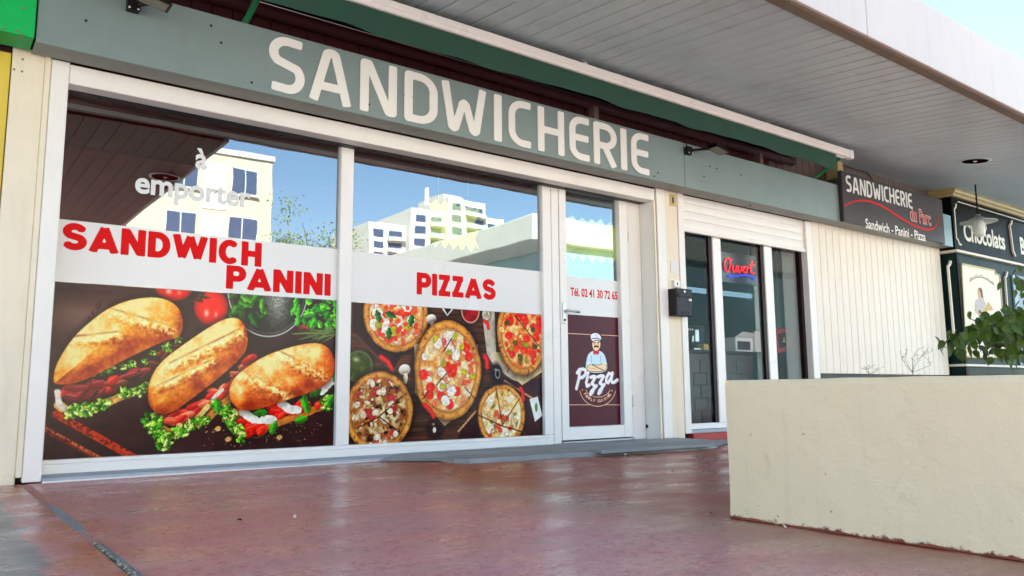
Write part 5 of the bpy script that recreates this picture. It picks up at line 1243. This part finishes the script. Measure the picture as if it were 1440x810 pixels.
for i, (a, b) in enumerate(zip(pts, pts[1:])):      # a line of fine illegible script: short slanted pen strokes
    for t in (.1, .35, .6, .85):
        x = a[0]+(b[0]-a[0])*t; z = a[1]+(b[1]-a[1])*t; hh = .022 if (i+int(t*10)) % 3 else .036
        mm.box(x, x+.008, CY-.0052, CY-.0042, z-.006, z+hh); mm.box(x+.010, x+.030, CY-.0052, CY-.0042, z-.004, z+.002)
mm.build('script_line', 'fig_dark', PL)
# right-hand shop window of the neighbour, just in frame
a = l_(556, 110); part(Q, 'window_strip', 'ltblue', (a[0], a[0]+.12, CY-.004, CY+.0195, .75, 2.0), bev=.003)
part(Q, 'window_glass', 'win_dark', (a[0]+.1205, a[0]+1.9, CY+.002, CY+.0195, .80, 2.0), bev=0)
# enamel lamp
lx, lz = u_(512, 480, -.55); 
LP = thing('pendant_lamp', (lx, -.55, lz), 'grey enamel pendant lamp with glass jar before the chocolate lettering', 'lamp')
MB().lathe([(.022, .085), (.030, .075), (.034, .055), (.055, .045), (.15, .006), (.205, -.006), (.210, -.014), (.20, -.010), (.15, -.004), (.05, .02), (.03, .02)], (lx, -.55, lz), 32).build('shade', 'metal', LP, smooth=True)
MB().lathe([(.052, .01), (.066, -.02), (.070, -.10), (.066, -.15), (.045, -.185), (.0, -.195)], (lx, -.55, lz), 24).build('glass_jar', 'frosted', LP, smooth=True)
MB().tube([(lx, -.55, lz+.08), (lx, -.55, sof(-.55))], .010, 8).build('rod', 'black', LP)
for q in range(4):
    an = q*math.pi/2+.4; MB().tube([(lx+.073*math.cos(an), -.55+.073*math.sin(an), lz+.01), (lx+.076*math.cos(an), -.55+.076*math.sin(an), lz-.11), (lx+.02*math.cos(an), -.55+.02*math.sin(an), lz-.2)], .003, 5).build('cage_wire', 'metal', LP)

# ================================================================== LEFT NEIGHBOUR
NB = thing('neighbour_shop_front', (-1, 0, 0), 'neighbouring shop front with bright green fascia and yellow window frame', 'shop front')
gx = pY(50, 30, -.215)[0]
part(NB, 'green_fascia', 'green_panel', (-4, gx, -.215, -.20, 2.212, 2.75), (-4, gx, -.199, -.03, 2.214, 2.226), bev=.003)
yx1 = pY(17, 66, .03)[0]
part(NB, 'window_frame', 'yellow', (yx1-.055, yx1, .02, .12, .0, 2.20), (-3, yx1-.056, .02, .12, 2.14, 2.20), (-3, yx1-.056, .02, .12, .0, .07), bev=.004)
part(NB, 'frame_edge', 'yellow', (yx1-.085, yx1-.057, .05, .11, .071, 2.138), bev=.003)
part(NB, 'window_pane', 'win_dark', (-3, yx1-.0855, .08, .09, .071, 2.139), bev=0)
part(NB, 'gap_strip', 'brown', (yx1+.001, .267, .05, .2, -.05, 2.21), bev=0)
part(NB, 'wall', 'cladding', (-7, .15, .142, .16, -.05, 2.2), bev=0)
for (x, y) in ((33, 12), (24, 44), (31, 48.5), (5, 40)):
    X, Z = pY(x, y, -.215); MB().lathe([(0, -.003), (.005, -.003), (.007, 0)], (X, -.2155, Z), 8, 'y').build('screw', 'trim', NB)
for (x, y) in ((32, 83.5), (20, 97.5), (31, 100.5)):
    X, Z = pY(x, y, 0); MB().lathe([(0, -.002), (.005, -.002), (.006, 0)], (X, -.0005, Z), 8, 'y').build('screw_hole', 'trim', B)

# ================================================================== PLANTER
PX0, PY1, PH = 2.245, -2.885, .465
PT = thing('rendered_planter', (3.2, -4.3, 0), 'low cream rendered planter wall with chipped red base', 'planter')
def wall_block(x0, x1, y0, y1, z0, z1, n1, axis):
    pass
m = MB()
# outer shell as a slightly uneven grid on the two visible faces, rounded top arris
def grid_face(fn, nu, nv):
    vs = [fn(i/nu, j/nv) for j in range(nv+1) for i in range(nu+1)]
    m.add(vs, [(j*(nu+1)+i, j*(nu+1)+i+1, (j+1)*(nu+1)+i+1, (j+1)*(nu+1)+i) for j in range(nv) for i in range(nu)])
def wob(a, b, s): return float(vnoise(np.array([a*s]), np.array([b*s]), 5)[0]-.5)
YN = -9.0; PX1 = 4.6
def left_face(u, v):
    y = PY1+(YN-PY1)*(1-u); z = v*PH
    rnd = .012*(max(0, (v-.955)/.045))**2
    return (PX0+rnd+.006*wob(y, z, 6)+.0025*wob(y, z+9, 30)-.004*(1-v)**8, y, z-.02 if v == 0 else z+.003*wob(y, 3, 9)*(v > .9))
grid_face(left_face, 300, 26)
def back_face(u, v):
    x = PX0+(PX1-PX0)*u; z = v*PH
    return (x+(.006*wob(PY1, z, 6)+.0025*wob(PY1, z+9, 30)-.004*(1-v)**8)*(u == 0), PY1-.0*(u), -.02 if v == 0 else z+.003*wob(PY1, 3, 9)*(v > .9)*(u == 0))
vs = [back_face(i/40, j/26) for j in range(27) for i in range(41)]
m.add(vs, [(j*41+i+1, j*41+i, (j+1)*41+i, (j+1)*41+i+1) for j in range(26) for i in range(40)])
# top rim and inner lining
T_ = .16
m.add([(PX0+.011, YN, PH), (PX0+.011, PY1, PH), (PX1, PY1, PH), (PX1, YN, PH), (PX0+T_, YN, PH), (PX0+T_, PY1-T_, PH), (PX1-T_, PY1-T_, PH), (PX1-T_, YN, PH),
       (PX0+T_, YN, .3), (PX0+T_, PY1-T_, .3), (PX1-T_, PY1-T_, .3), (PX1-T_, YN, .3)],
      [(0, 1, 5, 4), (1, 2, 6, 5), (2, 3, 7, 6), (4, 5, 9, 8), (5, 6, 10, 9), (6, 7, 11, 10)])
m.add([(PX1, PY1, -.02), (PX1, YN, -.02), (PX1, YN, PH), (PX1, PY1, PH)], [(3, 2, 1, 0)])
m.build('wall', 'render', PT, smooth=False)
part(PT, 'soil', 'soil', (PX0+T_+.001, PX1-T_-.001, YN, PY1-T_-.001, .30, .42), bev=0)
# a bead of red coating and flaked chips at the foot of the planter
m = MB(); n = 120; vs = []
for i in range(n+1):
    y = PY1-.002+(YN-PY1)*.5*i/n; w = -.002+.012*(wob(y, 1, 14)+.5)
    vs += [(PX0-.008-w, y, .0035), (PX0-.006, y, .004+.012*max(0, wob(y, 5, 20)+.1)), (PX0+.01, y, .006)]
fs = []
for i in range(n):
    for k in range(2): fs.append((i*3+k, i*3+k+1, i*3+k+4, i*3+k+3))
M['redbead'] = paint('red_coating_bead', (.28, .055, .025), .5, .3, .5, (.13, .03, .015), 18, .3)
m.add(vs, fs).build('foot_bead', 'redbead', PT)

# ---- leaves
def leaf_material(name, c0, c1):
    t = NT(name); f = t.noise(9, 3, .6); inf = t.n('ShaderNodeObjectInfo')
    c = t.mix(t.ramp(f, [(.3, 0.0), (.7, 1.0)]), c0, c1); c = t.mix(t.math('MULTIPLY', inf.outputs['Random'], .6), c, [v*1.6 for v in c1])
    p = t.n('ShaderNodeBsdfPrincipled'); t.l(c, p.inputs['Base Color']); p.inputs['Roughness'].default_value = .42
    tr = t.n('ShaderNodeBsdfTranslucent'); t.l(t.mix(.5, c, (.16, .26, .02)), tr.inputs[0])
    mx = t.n('ShaderNodeMixShader'); mx.inputs[0].default_value = .35; t.l(p.outputs[0], mx.inputs[1]); t.l(tr.outputs[0], mx.inputs[2]); t.l(mx.outputs[0], t.out.inputs['Surface']); return t.m
M['leaf'] = leaf_material('shrub_leaf', (.030, .062, .008), (.085, .140, .018))
M['leaf_red'] = leaf_material('bronze_leaf', (.06, .035, .014), (.10, .06, .02))
M['bark'] = paint('bark', (.10, .06, .04), .85, .3, .3)
M['dry'] = paint('dry_stem', (.16, .15, .08), .8, .3, .2)
rg = random.Random(21)
def leaf_mesh(kind):
    """a leaf hanging along -Z from its stalk, folded along the midrib, toothed like a maple or oval"""
    if kind == 0: prof = [(0, .03), (.08, .20), (.20, .34), (.30, .30), (.42, .37), (.55, .27), (.66, .26), (.84, .09), (1.0, 0)]
    else: prof = [(0, .03), (.12, .18), (.30, .29), (.50, .29), (.70, .19), (.88, .07), (1.0, 0)]
    vs = []; fs = []
    for i, (t, w) in enumerate(prof):
        cz = -t; cy = .10*math.sin(t*2.2); vs += [(-w*.95, cy-.12*w, cz+.12*w), (0, cy+.03, cz), (w*.95, cy-.12*w, cz+.12*w)]
    for i in range(len(prof)-1):
        for k in range(2): fs.append((i*3+k, i*3+k+1, i*3+k+4, i*3+k+3))
    me = bpy.data.meshes.new('leaf'); me.from_pydata(vs, [], fs); me.polygons.foreach_set('use_smooth', [True]*len(fs)); me.update(); return me
LM = [leaf_mesh(0), leaf_mesh(1)]
LMr = LM[0].copy()
for me in LM: me.materials.append(M['leaf'])
LMr.materials.append(M['leaf_red'])
def add_leaf(parent, p, size, yaw, pit, roll_, me):
    o = bpy.data.objects.new('leaf', me); COL.objects.link(o); o.parent = parent; w = parent['_o']
    o.location = (p[0]-w[0], p[1]-w[1], p[2]-w[2]); o.rotation_euler = (pit, roll_, yaw); o.scale = (size, size, size)
SY = -3.30
SH = thing('leafy_shrub', (3.75, -3.42, .42), 'leafy green shrub branch leaning over the cream planter wall', 'shrub')
def sp(x, y, Y=SY): X, Z = pY(x, y, Y); return (X, Y, Z)
trunk = [(3.78, -3.42, .40), (3.80, -3.40, .70), (3.83, -3.36, 1.0), (3.85, -3.34, 1.30)]
MB().tube(trunk, [.018, .015, .012, .006], 8).build('trunk', 'bark', SH, smooth=True)
branches = [[(3.80, -3.40, .72), sp(1425, 462), sp(1405, 460), sp(1385, 462), sp(1362, 472), sp(1347, 478)],
            [(3.82, -3.38, .85), sp(1440, 440), sp(1425, 440), sp(1408, 448), sp(1392, 452)],
            [(3.80, -3.40, .62), sp(1435, 486, -3.2), sp(1415, 486, -3.15), sp(1385, 488, -3.12)],
            [(3.82, -3.38, .95), sp(1450, 405, -3.38), sp(1438, 395, -3.4), sp(1428, 388, -3.42)],
            [(3.83, -3.36, 1.0), (3.95, -3.5, 1.12), (4.1, -3.6, 1.15)], [(3.79, -3.41, .66), (3.92, -3.6, .74), (4.05, -3.75, .72)]]
for k in range(9):
    an = R_(-60+k*40); z0 = .56+.03*k; branches.append([(3.80, -3.40, z0), (3.80+.16+.14*math.cos(an), -3.44+.16*math.sin(an), z0+.05), (3.86+.36*max(.1, math.cos(an)), -3.46+.34*math.sin(an)-.05, z0+.06)])
for b in branches: MB().tube(b, [.009-.0062*i/(len(b)-1) for i in range(len(b))], 6).build('branch', 'bark', SH, smooth=True)
def on(b, t):
    k = t*(len(b)-1); i = min(int(k), len(b)-2); f = k-i; return tuple(b[i][j]*(1-f)+b[i+1][j]*f for j in range(3))
def leaves_on(b, n, s0, s1, me=None, t0=.1):
    for k in range(n):
        t = t0+(1-t0)*(k+rg.random())/n; p = on(b, min(t, .999)); p = (p[0]+rg.gauss(0, .022), p[1]+rg.gauss(0, .035), p[2]+rg.gauss(.004, .024))
        add_leaf(SH, p, rg.uniform(s0, s1), R_(-37)+rg.gauss(0, .7), rg.gauss(-.15, .45), rg.gauss(0, .45), me or LM[rg.random() < .5])
leaves_on(branches[0], 96, .036, .068, None, .12); leaves_on(branches[1], 60, .032, .060, None, .1); leaves_on(branches[2], 36, .032, .058, None, .3); leaves_on(branches[2], 10, .035, .055, LMr, .5)
leaves_on(branches[3], 18, .028, .046, None, .2); leaves_on(branches[4], 22, .036, .068); leaves_on(branches[5], 18, .036, .068)
for b in branches[6:]: leaves_on(b, 14, .036, .066, None, .25)
for (x, y, n) in ((1425, 505, 10), (1437, 500, 10), (1437, 478, 8), (1405, 472, 6), (1432, 455, 8)):
    for k in range(n):
        q0 = sp(x+rg.gauss(0, 7), y-14+rg.gauss(0, 8), SY+rg.gauss(0, .06)); add_leaf(SH, q0, rg.uniform(.036, .066), R_(-37)+rg.gauss(0, .6), rg.gauss(-.1, .35), rg.gauss(0, .35), LM[rg.random() < .5])
# dry weeds growing from the planter edge
def weed(x, y, tips, label):
    b0 = sp(x, y, -2.97); T = thing('dry_weed', (b0[0], -2.97, PH-.02), label, 'weed', 'weeds on the planter')
    for tp in tips:
        t1 = sp(*tp, -2.97+rg.gauss(0, .03)); mid = ((b0[0]+t1[0])/2+rg.gauss(0, .006), -2.97+rg.gauss(0, .01), b0[2]*.5+t1[2]*.5+rg.gauss(0, .006))
        m = MB(); m.tube([(b0[0], -2.97, PH-.03), b0, mid, t1], [.0014, .0012, .0008, .0005], 5); st = m.build('stem', 'dry', T)
        m = MB()
        for k in range(7):
            q0 = on([b0, mid, t1], rg.uniform(.45, 1.0)); e = (q0[0]+rg.gauss(0, .010), q0[1]+rg.gauss(0, .010), q0[2]+rg.uniform(.002, .016)); m.tube([q0, e], .0004, 4); pebble(m, e, .0020, rg)
        m.build('seed_heads', 'dry', st)
weed(1283, 524, ((1307, 487), (1312, 493), (1266, 496), (1290, 492), (1276, 490), (1300, 500)), 'dry branching weed on the planter edge before the ivory boards')
weed(1222, 526, ((1236, 520), (1211, 518), (1228, 514)), 'tiny dry weed tuft on the planter edge')

# ================================================================== ACROSS THE STREET (mirrored in the glass)
def far_block(name, x0, x1, y0, y1, h, mat, label, floors, bays, wh=1.3, ww=1.1, sill=1.0, fh=2.9, panels=True, cat='building'):
    T = thing(name, ((x0+x1)/2, (y0+y1)/2, -.06), label, cat)
    part(T, 'wall', mat, (x0, x1, y0, y1, -.06, h), bev=.02); part(T, 'parapet', 'bwhite', (x0-.12, x1+.12, y0-.12, y1+.12, h, h+.35), bev=.02)
    bw = (x1-x0)/bays; wmesh = pmesh = None
    for f in range(floors):
        for b in range(bays):
            xc = x1-(b+.5)*bw; z = h-.9-(f+1)*fh+sill+.5
            if z < .3: continue
            if wmesh is None:
                w = part(T, 'window', 'bwhite', (xc-ww/2-.08, xc+ww/2+.08, y1, y1+.06, z-.08, z+wh+.08), bev=.01); wmesh = (w, xc, z)
                p_ = part(w, 'pane', 'win_dark', (xc-ww/2, xc-.04, y1+.061, y1+.07, z, z+wh), (xc+.04, xc+ww/2, y1+.061, y1+.07, z, z+wh), bev=0); pmesh = p_; part(w, 'sill', 'bwhite', (xc-ww/2-.15, xc+ww/2+.15, y1, y1+.16, z-.16, z-.085), bev=.01)
            else:
                c = wmesh[0].copy(); COL.objects.link(c); c.parent = T; c.location = (xc-wmesh[1], 0, z-wmesh[2])
                for ch in wmesh[0].children:
                    d = ch.copy(); COL.objects.link(d); d.parent = c
            if panels and b % 3 == 0 and f < floors: part(T, 'ribbed_panel', 'rib', *[(xc-ww/2-.45-q*.22, xc-ww/2-.27-q*.22, y1, y1+.05, z-1.0, z+wh+.1) for q in range(6)], bev=0)
    return T
far_block('apartment_house', -8, 16.1, -52, -40, 14.2, 'beige', 'sunlit beige apartment house across the street, mirrored in the glass', 4, 7, 1.5, 1.5)
TW = thing('tower_block', (100, -160, -.06), 'stepped white tower block with balconies, mirrored in the glass', 'building')
for i, (x0, x1, y1, h) in enumerate(((78, 88, -152, 39), (88.01, 97, -150, 43), (97.01, 108, -149, 46.5), (108.01, 114, -150, 43.5), (114.01, 120, -152, 41))):
    part(TW, 'wall', 'bwhite', (x0, x1, -172, y1, -.06, h), bev=.05)
    for f in range(12):
        z = h-3.2-f*2.85
        if z < 1: break
        part(TW, 'window', 'win_dark', (x0+1.2, x0+3.6, y1+.01, y1+.05, z, z+1.7), bev=0); bl = part(TW, 'balcony', 'bwhite', (x0+4.6, x1-.6, y1+.02, y1+1.3, z-.9, z+.1), bev=.02)
        part(bl, 'opening', 'win_dark', (x0+5.0, x1-1.0, y1+.01, y1+.04, z+.11, z+1.6), bev=0)
part(TW, 'mast', 'white', (97.2, 97.9, -160, -159, 46.5, 50.5), bev=.05); part(TW, 'plant_room', 'bwhite', (100, 106, -168, -156, 46.5, 49), bev=.05)
RW = thing('low_shop_row', (20, -14, -.06), 'low shop row with deep white roof edge across the forecourt, mirrored in the glass', 'building')
part(RW, 'wall', 'ltblue', (13.6, 30, -20, -10.6, -.06, 4.3), bev=.02); part(RW, 'roof_edge', 'outer', (12.35, 30.2, -20.3, -10.4, 4.3, 5.0), bev=.03)
for q in range(5): part(RW, 'glazing', 'win_dark', (13.56, 13.59, -19.4+q*1.8, -17.9+q*1.8, .4, 3.4), bev=0)
# young tree in front of the houses
TR = thing('street_tree', (16.9, -36, -.06), 'young light green street tree before the apartment house, mirrored in the glass', 'tree')
MB().tube([(16.9, -36, -.06), (16.95, -36, 4), (16.9, -36.1, 7), (16.95, -36, 8.6)], [.22, .17, .1, .03], 8).build('trunk', 'bark', TR, smooth=True)
m = MB(); rg = random.Random(5)
for c_ in range(26):
    cc = (16.9+rg.gauss(0, 1.1), -36+rg.gauss(0, 1.0), 7.7+rg.gauss(0, 1.1)); m.tube([(16.92, -36, min(cc[2]-1, 8)), cc], [.04, .01], 5)
M['tree_leaf'] = paint('tree_leaf', (.16, .22, .05), .6, .3, .2, (.06, .10, .02), 3)
m.build('limbs', 'bark', TR)
m = MB(); rg = random.Random(5)
for c_ in range(26):
    cc = (16.9+rg.gauss(0, 1.1), -36+rg.gauss(0, 1.0), 7.7+rg.gauss(0, 1.1))
    for k in range(110):
        p = np.array(cc)+np.array([rg.gauss(0, .45), rg.gauss(0, .45), rg.gauss(0, .4)]); a_ = np.array([rg.gauss(0, 1) for _ in range(3)]); a_ /= np.linalg.norm(a_); b_ = np.cross(a_, [rg.gauss(0, 1) for _ in range(3)]); b_ /= np.linalg.norm(b_)
        m.add([p-a_*.09, p+b_*.05, p+a_*.09, p-b_*.05], [(0, 1, 2, 3)])
m.build('crown', 'tree_leaf', TR)

for o in bpy.data.objects:
    if '_o' in o: del o['_o']
